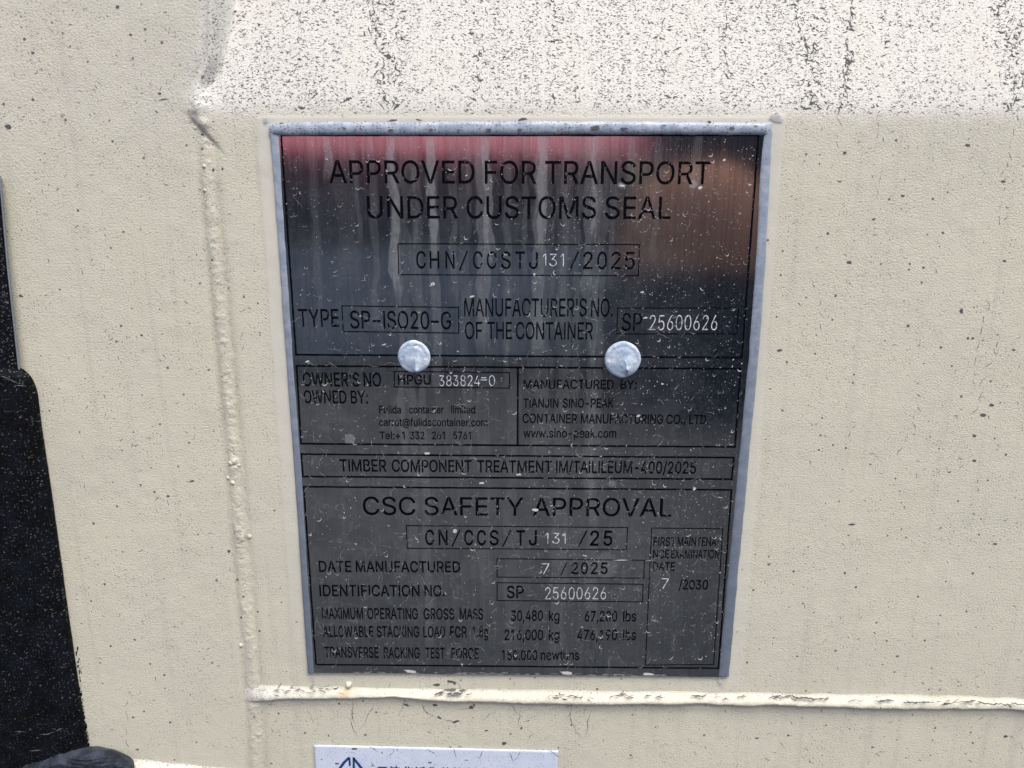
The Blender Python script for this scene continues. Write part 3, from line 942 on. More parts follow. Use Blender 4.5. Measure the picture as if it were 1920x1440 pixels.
# ------------------------------------------------------------------ lettering from stored outlines
G = {
"'": (206, '78,318 70,509 136,509 128,318'),
'+': (453, '198,34 198,364 255,364 255,34|61,172 61,226 391,226 391,172'),
',': (188, '38,-119 68,71 137,71 84,-119'),
'-': (453, '337,244 337,188 114,188 114,244'),
'.': (188, '95,-4 83,-3 73,1 63,9 55,18 51,29 50,41 51,53 55,64 63,73 73,81 83,85 95,87 107,85 118,81 128,73 135,64 140,53 141,41 140,29 135,18 128,9 118,1 107,-3'),
'/': (249, '235,533 71,-76 14,-76 178,533'),
'0': (453, '227,-7 191,-3 158,7 130,24 105,48 85,77 69,113 57,155 50,202 48,254 50,306 57,353 69,395 85,431 106,461 130,484 159,502 191,512 227,516 262,512 295,502 323,484 348,461 368,431 384,395 396,353 403,306 405,254 403,202 396,155 384,113 368,77 348,48 323,24 295,7 263,-3|227,50 250,52 271,60 290,74 306,92 320,116 330,144 338,176 342,213 344,254 342,295 338,332 330,365 320,393 306,416 290,435 271,449 250,457 227,460 203,457 182,449 163,435 147,416 134,393 123,365 115,332 111,295 109,254 111,213 115,176 123,144 134,116 147,92 163,74 182,60 203,52'),
'1': (453, '276,509 276,0 212,0 212,448 86,358 86,427 198,509'),
'2': (453, '64,0 64,47 234,229 282,282 311,327 320,371 319,389 315,405 308,419 298,431 287,441 273,449 224,460 205,458 188,454 172,447 159,438 148,427 139,413 132,398 128,381 127,362 66,362 68,391 75,418 86,442 102,464 121,482 143,496 168,507 196,513 225,516 254,513 281,507 306,497 328,482 346,465 361,445 372,423 379,398 381,372 371,318 336,259 267,180 153,60 389,57 389,0'),
'3': (453, '218,-7 188,-5 159,1 133,10 108,22 88,38 70,57 57,79 48,104 44,132 109,132 112,115 118,100 126,87 137,76 150,66 165,59 219,50 275,61 291,69 304,80 315,93 323,108 328,125 329,145 328,163 323,180 316,196 306,211 292,223 275,234 254,241 229,246 201,248 157,248 157,299 288,448 70,452 70,509 372,509 372,461 211,278 211,289 247,290 279,286 308,276 333,262 354,244 371,222 383,198 391,173 393,145 390,116 383,90 370,66 354,45 333,27 309,12 281,2 251,-5'),
'4': (453, '40,105 40,158 247,509 311,509 109,166 413,163 413,105|282,0 282,121 282,146 282,318 343,318 343,0'),
'5': (453, '221,-7 192,-5 165,1 140,11 118,25 99,41 83,60 71,82 63,105 60,130 122,130 125,115 130,102 138,89 173,60 221,50 241,51 259,56 276,64 291,75 304,89 314,104 322,122 326,141 328,162 326,183 321,203 314,221 303,237 290,251 275,262 257,270 238,275 218,277 167,268 128,246 67,253 96,509 366,509 366,452 151,452 134,301 178,325 229,334 252,332 274,328 294,321 313,311 330,299 345,285 358,269 370,251 379,231 386,210 390,187 391,163 388,132 381,102 369,76 352,52 332,32 309,15 282,3 253,-4'),
'6': (453, '226,-7 196,-4 168,3 142,15 119,31 100,51 84,74 73,101 66,130 64,162 65,187 71,212 80,239 137,340 252,509 322,509 151,261 145,261 165,288 196,307 235,314 265,312 291,305 316,295 337,280 355,262 370,240 380,215 387,187 389,157 387,127 379,98 368,73 352,50 333,30 310,14 284,3 257,-4|226,48 245,50 263,55 279,63 293,73 304,86 314,101 322,119 326,137 327,157 326,178 322,196 314,213 304,228 293,241 279,251 263,259 245,264 226,265 207,264 190,259 174,252 160,241 148,229 138,214 131,197 126,179 125,158 126,138 131,119 138,102 148,86 160,73 174,63 190,55 207,50'),
'7': (453, '97,0 323,448 62,452 62,509 391,509 391,449 165,0'),
'8': (453, '226,-7 193,-5 163,1 136,11 111,25 91,42 74,62 62,84 54,109 52,135 53,156 58,176 65,195 75,212 87,228 101,241 117,252 134,260 153,265 129,276 109,289 93,308 80,330 73,354 70,380 73,405 79,429 90,450 106,469 124,485 146,498 170,508 197,514 226,516 255,514 282,508 306,498 328,485 346,469 361,450 373,429 379,405 382,380 379,354 372,330 359,308 343,289 323,276 300,267 319,260 335,252 351,241 365,228 377,212 387,195 395,176 399,156 401,135 398,109 391,84 378,62 362,42 341,25 317,11 289,1 259,-5|226,49 248,50 267,54 285,60 300,69 313,79 323,91 331,106 335,121 337,139 335,157 330,173 322,189 312,202 298,213 283,223 265,230 247,234 226,235 206,234 187,230 169,223 154,213 140,202 130,189 122,173 117,157 115,139 117,121 121,106 129,91 139,79 152,69 167,60 185,54 205,50|226,290 274,300 287,308 298,318 307,330 314,344 318,359 319,376 318,392 314,407 308,420 299,432 288,442 275,449 226,460 177,449 164,442 153,432 145,420 138,407 134,392 133,376 134,359 138,344 145,330 154,318 165,308 178,300'),
'9': (453, '226,516 256,513 285,506 310,494 333,478 352,458 368,434 380,408 387,378 389,347 387,322 382,296 373,270 315,168 200,0 130,0 301,248 307,248 287,221 257,202 218,195 188,197 161,203 137,214 116,229 98,247 83,269 72,294 66,321 64,352 66,382 73,411 85,436 101,459 120,479 143,494 168,506 196,513|226,460 207,459 190,454 174,446 160,435 148,423 138,407 131,390 127,372 125,352 127,331 131,313 138,295 148,280 160,268 174,257 190,250 207,245 226,243 245,245 263,249 279,257 293,267 305,280 314,295 322,312 326,330 327,350 326,371 322,390 314,407 305,422 293,435 279,446 263,454 245,459'),
':': (188, '95,-4 83,-3 73,1 63,9 55,18 51,29 50,41 51,53 55,64 63,73 73,81 83,85 95,87 107,85 118,81 128,73 135,64 140,53 141,41 140,29 135,18 128,9 118,1 107,-3|95,271 83,272 73,277 63,284 55,294 51,304 50,316 51,328 55,339 63,349 73,356 83,360 95,362 107,360 118,356 128,349 135,339 140,328 141,316 140,304 135,294 128,284 118,277 107,272'),
'@': (676, '355,-135 307,-133 262,-126 221,-114 184,-98 151,-77 122,-53 98,-24 77,9 61,46 50,87 43,131 40,179 43,226 50,269 61,309 78,346 98,379 123,408 151,433 184,454 220,470 260,482 303,489 349,492 394,489 435,482 472,469 506,452 536,432 562,407 584,380 603,351 617,319 627,285 633,251 635,215 631,142 615,76 605,57 593,42 579,28 561,18 541,13 517,11 476,17 441,36 432,45 426,56 423,68 413,54 402,41 388,30 371,20 351,15 326,13 298,15 273,23 251,35 232,52 216,73 204,96 195,123 190,152 188,182 190,212 197,239 207,265 220,287 237,306 257,322 279,334 304,341 330,343 351,342 369,338 385,331 416,306 419,335 474,335 474,110 475,97 479,85 485,74 493,66 505,61 518,59 533,61 546,66 557,76 565,89 571,106 576,127 581,215 579,245 575,273 567,301 555,327 541,351 523,373 502,393 477,410 450,424 419,434 385,440 347,442 309,440 274,434 242,424 213,410 187,393 164,372 144,347 128,320 115,289 105,255 100,218 98,178 100,138 105,100 115,66 128,35 144,8 165,-17 188,-37 215,-54 246,-68 280,-78 317,-83 357,-85 412,-80 458,-69 489,-59 504,-107 464,-120 411,-131|329,65 350,66 368,71 382,78 395,89 405,102 412,118 422,185 421,210 417,231 411,249 403,263 393,274 381,282 331,292 313,290 297,285 283,277 271,267 260,254 252,239 242,185 251,125 258,108 267,94 279,81 293,72 310,67'),
'A': (479, '16,0 201,509 276,509 463,0 395,0 287,302 264,372 232,478 245,478 213,371 191,302 85,0|110,142 110,199 370,199 370,142'),
'B': (456, '60,0 60,509 241,509 274,507 304,501 329,491 350,477 367,461 381,442 390,421 396,398 398,374 397,353 393,336 387,320 356,286 315,267 331,260 347,254 363,245 378,234 391,220 402,203 411,184 416,161 418,136 416,111 410,88 400,67 386,48 368,31 344,18 317,8 284,2 247,0|125,57 245,57 281,60 309,67 330,80 344,96 353,115 355,137 354,153 350,169 342,184 333,197 320,209 306,218 289,225 269,229 248,231 125,231|125,285 238,285 288,296 302,304 314,314 323,326 330,340 335,355 336,372 333,393 326,412 313,429 294,442 270,449 240,452 125,452'),
'C': (510, '267,-7 225,-3 186,7 150,25 119,49 92,79 70,115 53,157 44,203 40,254 44,305 53,352 70,393 92,429 119,459 150,484 186,501 225,512 267,516 340,504 362,496 383,485 402,471 419,456 435,438 448,418 459,397 467,373 473,348 408,348 389,395 357,428 315,449 267,456 237,453 209,445 184,432 161,414 141,391 125,364 113,332 106,295 103,254 106,213 113,177 125,145 141,117 161,94 184,76 210,63 237,56 267,53 315,60 357,81 389,114 408,160 473,160 467,135 459,112 448,91 435,71 420,53 402,38 383,24 363,13 341,5 317,-2 293,-6'),
'D': (502, '219,0 96,0 96,57 215,57 254,60 288,68 318,81 343,99 363,122 379,149 390,181 397,216 399,255 397,294 390,329 379,361 364,388 344,410 320,428 291,441 258,449 221,452 93,452 93,509 225,509 273,505 315,495 353,478 385,455 412,426 433,391 449,351 458,306 462,255 458,205 449,159 433,119 411,83 384,54 351,31 312,14 268,3|125,509 125,0 60,0 60,509'),
'E': (418, '60,0 60,509 372,509 372,452 125,452 125,286 355,286 355,229 125,229 125,57 375,57 375,0'),
'F': (410, '60,0 60,509 369,509 369,452 125,452 125,278 346,278 346,221 125,221 125,0'),
'G': (520, '269,-7 225,-3 185,7 149,25 118,49 91,79 69,116 53,157 43,203 40,254 43,305 53,352 69,393 91,429 117,459 149,484 184,501 223,512 265,516 291,514 316,510 340,504 363,494 384,483 403,469 421,453 436,436 449,416 460,395 468,373 474,349 408,349 387,393 356,427 315,448 265,456 236,453 209,445 183,432 160,414 141,392 125,364 113,332 106,295 103,254 106,213 113,177 125,145 141,117 161,95 184,76 210,63 238,56 269,53 296,55 322,61 345,71 365,85 382,102 396,123 407,147 413,173 415,202 434,199 283,199 283,256 478,256 478,200 475,160 466,124 451,91 431,62 406,38 377,19 344,5 308,-4'),
'H': (517, '60,0 60,509 125,509 125,289 392,289 392,509 457,509 457,0 392,0 392,232 125,232 125,0'),
'I': (185, '60,0 60,509 125,509 125,0'),
'J': (396, '185,-7 143,-2 106,11 75,33 52,63 38,100 33,145 33,173 98,173 98,145 100,117 108,93 122,74 139,61 160,53 185,50 209,53 230,61 248,74 261,93 269,117 272,145 272,509 336,509 336,145 332,100 318,63 294,33 263,11 227,-2'),
'K': (467, '104,145 104,216 139,261 174,303 212,344 364,509 448,509 231,276|60,0 60,509 125,509 125,334 124,225 125,193 125,0|372,0 188,259 228,309 449,0'),
'L': (393, '60,0 60,509 125,509 125,57 361,57 361,0'),
'M': (628, '60,0 60,509 152,509 277,187 287,159 299,123 311,84 322,49 307,49 318,83 330,121 342,158 352,187 476,509 568,509 568,0 504,0 504,291 504,327 505,369 506,413 507,457 513,457 498,409 482,363 467,322 456,291 342,0 286,0 170,291 159,321 145,361 129,408 112,457 119,457 120,416 121,372 122,328 122,291 122,0'),
'N': (523, '60,0 60,509 136,509 343,183 363,151 388,107 414,55 405,54 401,108 399,157 399,195 399,509 463,509 463,0 387,0 202,290 177,331 148,381 108,452 119,454 122,384 124,328 125,291 125,0'),
'O': (533, '267,-7 225,-3 186,7 150,25 119,49 92,79 70,115 53,157 44,203 40,254 44,305 53,352 70,393 92,429 119,459 150,484 186,501 225,512 267,516 309,512 348,501 384,484 415,459 442,429 464,393 480,352 490,305 493,254 490,203 480,157 464,115 442,79 415,49 384,25 348,7 309,-3|267,53 296,55 324,63 349,76 372,94 392,116 408,144 420,176 428,213 430,254 428,295 420,332 408,365 392,392 372,415 349,433 324,446 296,453 267,456 237,453 210,445 184,433 161,415 142,392 125,364 113,332 106,295 103,254 106,213 113,176 125,144 142,117 161,94 184,76 210,63 237,55'),
'P': (444, '60,0 60,509 235,509 272,506 305,499 332,487 356,471 375,452 390,430 400,404 407,377 409,348 407,318 400,291 390,265 375,243 356,223 332,207 305,195 272,188 235,186 109,186 109,242 233,242 257,244 279,248 297,256 312,266 324,279 333,294 339,310 343,328 344,348 343,367 339,385 333,402 324,416 312,428 297,439 279,446 257,451 232,452 125,452 125,0'),
'R': (449, '60,0 60,509 236,509 273,506 305,500 333,489 356,473 376,455 390,433 401,408 407,381 409,352 407,323 401,296 390,271 376,250 356,232 333,217 305,206 273,200 236,198 96,198 96,255 234,255 258,256 280,260 298,267 313,276 325,287 334,300 340,316 344,333 345,352 344,371 340,389 334,405 325,419 313,430 298,440 279,446 258,451 233,452 125,452 125,0|353,0 230,229 303,229 428,0'),
'S': (446, '224,-9 188,-7 156,-1 128,9 102,23 81,40 64,60 51,83 42,109 38,137 104,137 108,118 114,102 123,88 136,76 150,66 166,59 224,49 246,50 267,54 286,60 303,69 317,79 329,92 338,106 344,122 346,139 344,154 340,168 332,179 296,205 245,222 184,239 145,253 112,269 86,289 67,313 56,341 52,372 54,400 62,425 75,448 92,468 113,484 138,498 165,508 195,514 227,516 259,514 289,508 316,498 340,484 360,468 377,449 390,427 398,403 401,378 337,378 332,402 320,421 302,437 280,449 254,456 225,459 204,457 185,454 167,448 152,440 139,430 129,418 121,405 117,391 115,376 117,359 122,345 131,334 169,308 212,293 264,279 312,264 359,238 395,198 402,180 407,161 408,139 406,112 399,87 386,64 370,43 349,25 323,11 294,0 261,-7'),
'T': (448, '32,452 32,509 417,509 417,452 257,452 257,0 193,0 193,452'),
'U': (517, '259,-8 220,-6 186,2 154,15 126,33 103,55 85,80 71,108 63,140 60,173 60,509 124,509 124,178 126,155 132,133 141,113 153,95 169,80 187,68 208,59 232,53 259,52 285,53 309,59 331,68 349,80 364,95 377,113 385,133 391,155 393,178 393,509 457,509 457,173 454,140 446,108 433,80 414,55 391,33 363,15 332,2 297,-6'),
'V': (479, '204,0 16,509 84,509 192,206 215,137 248,31 235,31 267,138 290,206 395,509 463,509 278,0'),
'W': (686, '155,0 16,509 82,509 163,196 175,145 187,94 197,40 189,40 200,94 211,145 224,196 306,509 380,509 462,196 474,145 486,94 497,40 488,40 499,94 510,145 523,196 603,509 670,509 530,0 455,0 368,323 351,391 336,475 350,475 335,395 318,323 230,0'),
'X': (474, '18,0 217,284 217,236 29,509 104,509 178,400 204,361 223,329 243,292 232,292 252,329 272,361 298,400 374,509 446,509 259,239 259,287 456,0 382,0 292,129 268,165 250,195 230,231 244,231 225,196 206,166 182,129 91,0'),
'Y': (472, '203,0 203,208 16,509 91,509 192,344 222,292 250,230 224,230 251,293 280,344 381,509 455,509 268,208 268,0'),
'a': (389, '160,-9 137,-7 115,-3 94,5 76,15 60,29 48,45 38,63 32,84 30,108 32,128 36,146 43,161 53,174 64,184 78,193 125,211 178,220 234,227 265,235 271,240 274,246 276,255 267,297 240,322 196,331 149,322 118,301 100,274 41,291 51,313 64,331 79,346 95,358 114,368 133,375 194,384 239,379 286,360 300,350 312,336 322,320 330,301 335,278 337,251 337,0 277,0 277,52 252,25 215,1|170,45 192,47 211,51 228,59 242,68 254,80 263,93 270,108 274,122 276,138 276,190 259,182 231,176 200,171 175,168 134,159 103,139 97,130 93,118 92,105 102,72 130,52'),
'b': (424, '229,-8 208,-7 189,-3 172,4 138,31 118,59 112,59 112,0 53,0 53,509 114,509 114,319 137,346 171,373 188,379 207,383 229,384 259,382 287,374 313,361 335,342 354,320 370,293 381,261 388,227 390,189 388,151 381,116 370,84 355,57 336,34 313,16 288,3 260,-6|220,47 242,49 262,55 279,66 294,80 306,97 316,117 323,139 327,163 328,189 327,215 323,239 316,261 307,281 295,298 280,311 262,322 243,328 220,330 198,328 178,322 161,312 147,299 134,282 125,263 118,241 114,216 113,189 114,162 118,138 125,115 135,95 147,78 162,65 179,55 198,49'),
'c': (396, '207,-8 174,-5 144,3 117,16 93,35 72,58 56,85 44,116 37,150 34,187 37,225 44,260 56,291 72,318 93,341 117,360 144,374 174,382 207,384 260,377 305,356 340,322 362,277 303,262 290,289 270,311 242,325 207,330 184,328 163,321 145,310 130,296 118,278 108,258 102,236 98,212 96,187 98,163 102,139 108,117 118,97 130,80 145,66 163,55 184,49 207,46 243,52 271,66 292,89 304,117 363,102 341,56 306,21 261,-1'),
'd': (424, '195,-8 165,-6 137,3 111,16 89,34 70,57 55,84 43,116 36,151 34,189 36,227 43,261 55,293 70,320 89,342 112,361 137,374 165,382 196,384 218,383 237,379 253,373 287,346 306,319 311,509 372,509 372,0 313,0 313,59 307,59 287,31 252,4 236,-3 217,-7|205,47 226,49 246,55 263,65 278,78 290,95 299,115 306,138 310,162 312,189 310,216 306,241 300,263 290,282 278,299 263,312 246,322 227,328 205,330 182,328 162,322 145,311 130,298 118,281 108,261 102,239 98,215 96,189 98,163 102,139 109,117 118,97 130,80 145,66 162,55 182,49'),
'e': (404, '212,-8 177,-5 145,3 117,16 92,35 72,58 56,85 44,116 37,150 34,187 36,224 44,258 55,290 71,317 91,340 115,359 142,373 172,382 205,384 266,374 285,366 303,355 319,341 334,324 347,305 357,282 365,256 370,227 371,194 371,169 75,169 75,221 338,221 310,202 308,226 304,248 298,269 288,286 277,301 263,314 246,323 227,328 205,330 183,328 164,323 146,313 131,301 119,286 109,270 102,251 97,231 96,211 96,178 98,151 102,127 110,106 121,88 135,73 151,61 169,53 190,48 212,46 254,53 285,73 306,105 365,91 358,72 348,55 335,39 320,26 302,14 283,4 261,-3 237,-7'),
'f': (253, '228,379 228,327 6,327 6,379|81,0 81,432 82,452 87,470 96,486 107,499 120,510 135,519 187,530 222,527 243,521 227,468 215,472 195,474 178,472 164,468 154,460 147,449 143,435 142,419 142,0'),
'g': (425, '207,-151 180,-149 156,-146 134,-140 82,-110 51,-69 101,-41 122,-66 154,-88 207,-97 236,-95 261,-87 282,-75 298,-58 308,-34 311,-6 311,68 287,41 252,16 236,10 217,6 195,5 165,7 138,14 113,27 90,43 71,65 55,90 43,120 36,154 34,191 36,229 43,263 55,293 71,320 90,342 112,361 138,374 166,382 196,384 218,383 237,379 253,373 288,346 308,319 313,379 372,379 372,-9 370,-40 363,-67 350,-90 334,-109 314,-124 291,-136 265,-144 237,-149|205,59 227,61 246,66 264,75 278,87 290,103 300,121 307,142 311,166 312,193 311,219 307,242 300,264 291,283 279,299 264,312 247,322 227,328 205,330 182,328 163,322 145,312 130,298 118,282 109,262 102,241 98,218 96,193 98,167 102,144 109,123 118,104 131,88 145,76 163,66 183,61'),
'h': (410, '114,227 114,0 53,0 53,509 114,509 114,287 102,287 116,319 132,344 152,362 175,374 200,382 227,384 252,383 275,377 295,369 313,356 328,340 341,321 350,298 355,271 357,240 357,0 296,0 296,235 293,263 286,286 273,304 256,318 235,326 210,329 192,328 176,324 161,317 147,308 136,297 126,283 119,266 115,248'),
'i': (166, '53,0 53,379 114,379 114,0|84,443 73,444 63,448 54,455 47,463 43,472 41,483 43,494 47,504 54,512 63,518 73,522 84,524 95,522 105,518 114,512 121,504 125,494 126,483 125,472 121,463 114,455 105,448 95,444'),
'k': (380, '110,137 110,212 121,212 284,379 360,379 184,199 177,199|53,0 53,509 114,509 114,0|294,0 148,186 191,229 372,0'),
'l': (166, '53,0 53,525 114,525 114,0'),
'm': (610, '53,0 53,379 112,379 112,295 114,314 122,331 132,346 172,376 219,386 245,383 268,375 287,361 303,342 314,320 321,295 312,295 318,312 326,329 337,343 381,375 437,386 458,385 478,380 497,372 514,361 529,346 541,328 550,307 555,283 557,255 557,0 496,0 496,254 493,279 485,298 473,313 456,323 438,329 419,330 402,329 387,326 374,320 345,290 335,247 335,0 274,0 274,260 272,280 265,297 253,311 238,322 220,328 199,330 158,320 145,312 135,302 126,289 119,274 115,257 114,238 114,0'),
'n': (410, '114,227 114,0 53,0 53,379 112,379 112,287 102,287 116,319 132,344 152,362 175,374 200,382 227,384 252,383 275,377 295,369 313,356 328,340 341,321 350,298 355,271 357,240 357,0 296,0 296,235 293,263 286,286 273,304 256,318 235,326 210,329 192,328 176,324 161,317 147,308 136,297 126,283 119,266 115,248'),
'o': (415, '207,-8 174,-5 144,3 117,16 93,35 72,58 56,85 44,116 37,150 34,187 37,225 44,260 56,291 72,318 93,341 117,360 144,374 174,382 207,384 241,382 271,374 299,360 323,341 343,318 359,291 371,260 379,225 381,187 379,150 371,116 359,85 343,58 323,35 299,16 271,3 241,-5|207,46 231,49 252,55 270,66 285,80 298,97 307,117 314,139 318,163 319,187 318,212 314,236 307,258 298,278 285,296 270,310 252,321 231,328 207,330 184,328 163,321 145,310 130,296 118,278 108,258 102,236 98,212 96,187 98,163 102,139 108,117 118,97 130,80 145,66 163,55 184,49'),
'p': (424, '53,-143 53,379 112,379 112,319 118,319 137,346 171,373 188,379 207,383 229,384 259,382 287,374 313,361 335,342 354,320 370,293 381,261 388,227 390,189 388,151 381,116 370,84 355,57 336,34 313,16 288,3 260,-6 229,-8 208,-7 189,-3 173,4 138,31 118,59 114,-143|220,47 242,49 262,55 279,66 294,80 306,97 316,117 323,139 327,163 328,189 327,215 323,239 316,261 307,281 295,298 280,311 262,322 243,328 220,330 198,328 178,322 161,312 147,299 134,282 125,263 118,241 114,216 113,189 114,162 118,138 125,115 135,95 147,78 162,65 179,55 198,49'),
'r': (259, '53,0 53,379 112,379 112,321 124,339 137,354 152,367 171,377 191,383 213,385 229,384 243,384 243,322 230,324 207,326 190,324 174,321 159,315 146,306 135,296 126,284 119,269 115,254 114,237 114,0'),
's': (365, '182,-8 157,-7 133,-3 112,3 93,12 76,24 62,38 50,54 41,73 36,94 94,107 101,87 111,72 124,60 141,52 160,47 181,45 206,47 227,53 244,62 258,74 265,88 268,103 266,115 262,126 254,136 243,144 229,150 212,155 149,170 118,180 92,192 72,208 58,227 50,249 47,274 49,295 55,314 65,332 79,347 95,360 115,370 137,378 161,383 187,384 212,383 234,379 254,372 271,363 286,352 299,339 324,290 268,277 262,291 254,304 243,316 228,325 210,331 187,333 166,331 147,326 131,317 119,305 111,292 109,277 110,264 115,253 124,243 172,223 229,209 261,200 287,187 306,171 320,153 328,131 331,107 329,85 323,65 312,47 298,31 281,18 260,6 236,-2 210,-7'),
't': (227, '204,379 204,327 6,327 6,379|65,471 126,471 126,98 127,83 130,70 136,61 144,55 156,51 170,50 185,51 202,54 213,2 192,-3 168,-4 138,-1 113,7 92,21 77,41 68,64 65,93'),
'u': (410, '182,-5 158,-3 135,2 115,11 97,23 82,39 69,59 60,82 54,109 53,139 53,379 114,379 114,144 116,117 124,94 137,75 154,61 175,53 200,50 218,51 234,55 249,62 263,71 274,83 283,97 290,113 295,132 296,153 296,379 357,379 357,0 298,0 298,92 307,92 294,60 277,35 257,17 234,5 209,-3'),
'w': (567, '138,0 23,379 87,379 133,214 154,137 175,41 165,41 186,135 206,214 252,379 316,379 362,214 382,136 402,41 391,41 413,135 434,214 480,379 545,379 429,0 368,0 319,172 305,225 291,280 277,338 291,338 277,280 263,225 248,172 199,0'),
'天': (1000, '23,159 23,133 152,133 112,59 15,-5 32,-27 131,37 175,113 232,26 320,-27 338,-4 249,47 194,133 328,133 328,159 185,159 187,199 187,241 313,241 313,267 36,267 36,241 159,241 159,199 157,159'),
'津': (1000, '34,270 91,224 108,245 50,288|13,178 70,134 86,155 28,196|23,-4 46,-20 98,92 77,108|114,101 114,79 197,79 197,49 97,49 97,26 197,26 197,-28 223,-28 223,26 332,26 332,49 223,49 223,79 315,79 315,101 223,101 223,129 307,129 307,182 335,182 335,205 307,205 307,257 223,257 223,294 197,294 197,257 121,257 121,236 197,236 197,205 100,205 100,182 197,182 197,151 120,151 120,129 197,129 197,101|223,236 283,236 283,205 223,205|223,151 223,182 283,182 283,151'),
'华': (1000, '186,289 186,220 125,202 135,181 186,195 186,165 194,135 229,128 290,128 319,138 329,180 306,190 302,158 288,151 231,151 215,153 212,165 212,203 270,225 320,251 300,271 261,249 212,228 212,289|114,295 71,240 16,197 36,178 78,213 78,118 104,118 104,240 138,286|18,78 18,52 161,52 161,-28 189,-28 189,52 332,52 332,78 189,78 189,119 161,119 161,78'),
'派': (1000, '31,270 92,231 106,252 45,290|13,175 73,139 86,161 27,195|22,-4 42,-21 96,91 78,108|185,-25 268,15 263,37 210,15 210,182 235,187 264,62 321,-23 340,0 304,38 279,92 335,136 317,155 273,113 257,192 311,208 290,228 243,213 187,201 187,20 182,5 174,-2|129,258 129,170 122,77 88,-17 109,-30 145,70 153,170 153,238 240,252 318,272 296,293 220,273'),
'集': (1000, '161,102 161,79 19,79 19,57 138,57 78,22 10,-2 28,-24 98,5 161,47 161,-28 187,-28 187,48 251,7 322,-21 339,0 272,23 212,57 332,57 332,79 187,79 187,102|172,193 172,170 86,170 86,193|164,289 179,257 100,257 120,290 93,295 60,245 11,195 30,179 60,207 60,95 86,95 86,106 322,106 322,127 197,127 197,151 297,151 297,170 197,170 197,193 296,193 296,212 197,212 197,235 311,235 311,257 207,257 187,295|172,212 86,212 86,235 172,235|172,151 172,127 86,127 86,151'),
'装': (1000, '24,260 67,222 83,239 40,275|154,131 165,108 18,108 18,86 140,86 81,56 13,36 28,16 91,37 91,14 84,-2 73,-8 82,-30 201,0 202,21 117,4 117,49 173,86 232,15 321,-26 336,-4 290,10 250,31 313,66 294,81 234,44 199,86 332,86 332,108 195,108 179,139|218,294 218,246 135,246 135,223 218,223 218,167 146,167 146,144 321,144 321,167 245,167 245,223 327,223 327,246 245,246 245,294|13,170 22,148 95,182 95,129 120,129 120,294 95,294 95,206'),
'箱': (1000, '200,103 293,103 293,67 200,67|200,123 200,158 293,158 293,123|200,46 293,46 293,10 200,10|174,182 174,-28 200,-28 200,-12 293,-12 293,-26 320,-26 320,182|65,296 43,244 13,202 35,188 68,238 82,238 99,195 82,195 82,155 21,155 21,130 77,130 47,74 12,30 29,9 56,45 82,89 82,-28 107,-28 107,90 147,44 164,65 107,117 107,130 163,130 163,155 107,155 107,193 124,200 109,238 171,238 171,260 79,260 90,290|202,296 181,246 151,206 173,190 206,237 227,237 255,190 278,200 255,237 332,237 332,260 217,260 228,290'),
'制': (1000, '237,262 237,68 262,68 262,262|299,291 299,8 292,1 245,1 254,-27 310,-22 321,-11 325,8 325,291|50,286 35,236 14,193 38,183 55,220 101,220 101,183 16,183 16,159 101,159 101,123 32,123 32,1 56,1 56,99 101,99 101,-28 126,-28 126,99 175,99 175,27 170,22 140,23 147,0 188,4 197,12 199,27 199,123 126,123 126,159 211,159 211,183 126,183 126,220 198,220 198,244 126,244 126,293 101,293 101,244 64,244 74,281'),
'造': (1000, '25,266 77,209 98,225 44,280|160,109 279,109 279,54 160,54|135,131 135,32 305,32 305,131|208,294 208,250 165,250 178,284 153,290 134,242 106,203 129,190 153,227 208,227 208,182 107,182 107,160 332,160 332,182 234,182 234,227 317,227 317,250 234,250 234,294|88,160 16,160 16,135 63,135 63,30 16,-2 33,-26 58,0 79,11 110,-6 149,-18 203,-21 332,-18 340,9 203,2 153,5 114,16 88,33'),
'有': (1000, '137,294 121,249 22,249 22,224 111,224 70,159 14,106 31,86 89,142 89,-28 115,-28 115,42 262,42 262,5 254,-2 203,-2 212,-27 273,-23 285,-13 288,5 288,183 118,183 139,224 329,224 329,249 150,249 164,288|115,101 262,101 262,64 115,64|115,124 115,160 262,160 262,124'),
'限': (1000, '32,280 32,-27 56,-27 56,256 106,256 79,177 104,138 110,105 109,90 103,81 92,78 71,78 78,55 102,56 120,62 131,78 134,103 128,139 103,180 137,271 120,281|284,191 284,148 181,148 181,191|284,213 181,213 181,256 284,256|154,-28 244,0 243,24 181,9 181,125 214,125 253,33 320,-26 338,-3 300,20 270,53 330,95 313,113 258,72 237,125 309,125 309,279 155,279 155,19 150,2 142,-6'),
'公': (1000, '113,284 73,209 18,150 42,131 98,195 141,276|233,287 207,276 258,196 315,131 338,153 280,213|56,-5 273,14 297,-26 323,-12 286,46 238,107 214,96 257,38 93,29 145,97 192,175 163,187 115,104 78,52 61,32 46,23'),
'司': (1000, '33,209 33,186 244,186 244,209|31,272 31,246 284,246 284,12 282,5 276,3 220,3 229,-26 295,-21 308,-10 311,11 311,272|81,125 194,125 194,60 81,60|56,148 56,10 81,10 81,36 220,36 220,148'),
}


def parse(c):
    adv, s = G[c]
    return adv, [[tuple(map(float, p.split(','))) for p in q.split(' ')] for q in s.split('|')]


def area(p):
    return 0.5 * sum(p[i][0] * p[(i + 1) % len(p)][1] - p[(i + 1) % len(p)][0] * p[i][1] for i in range(len(p)))


def inside(pt, poly):
    x, y = pt
    r = False
    for i in range(len(poly)):
        (x1, y1), (x2, y2) = poly[i], poly[i - 1]
        if (y1 > y) != (y2 > y) and x < (x2 - x1) * (y - y1) / (y2 - y1) + x1:
            r = not r
    return r


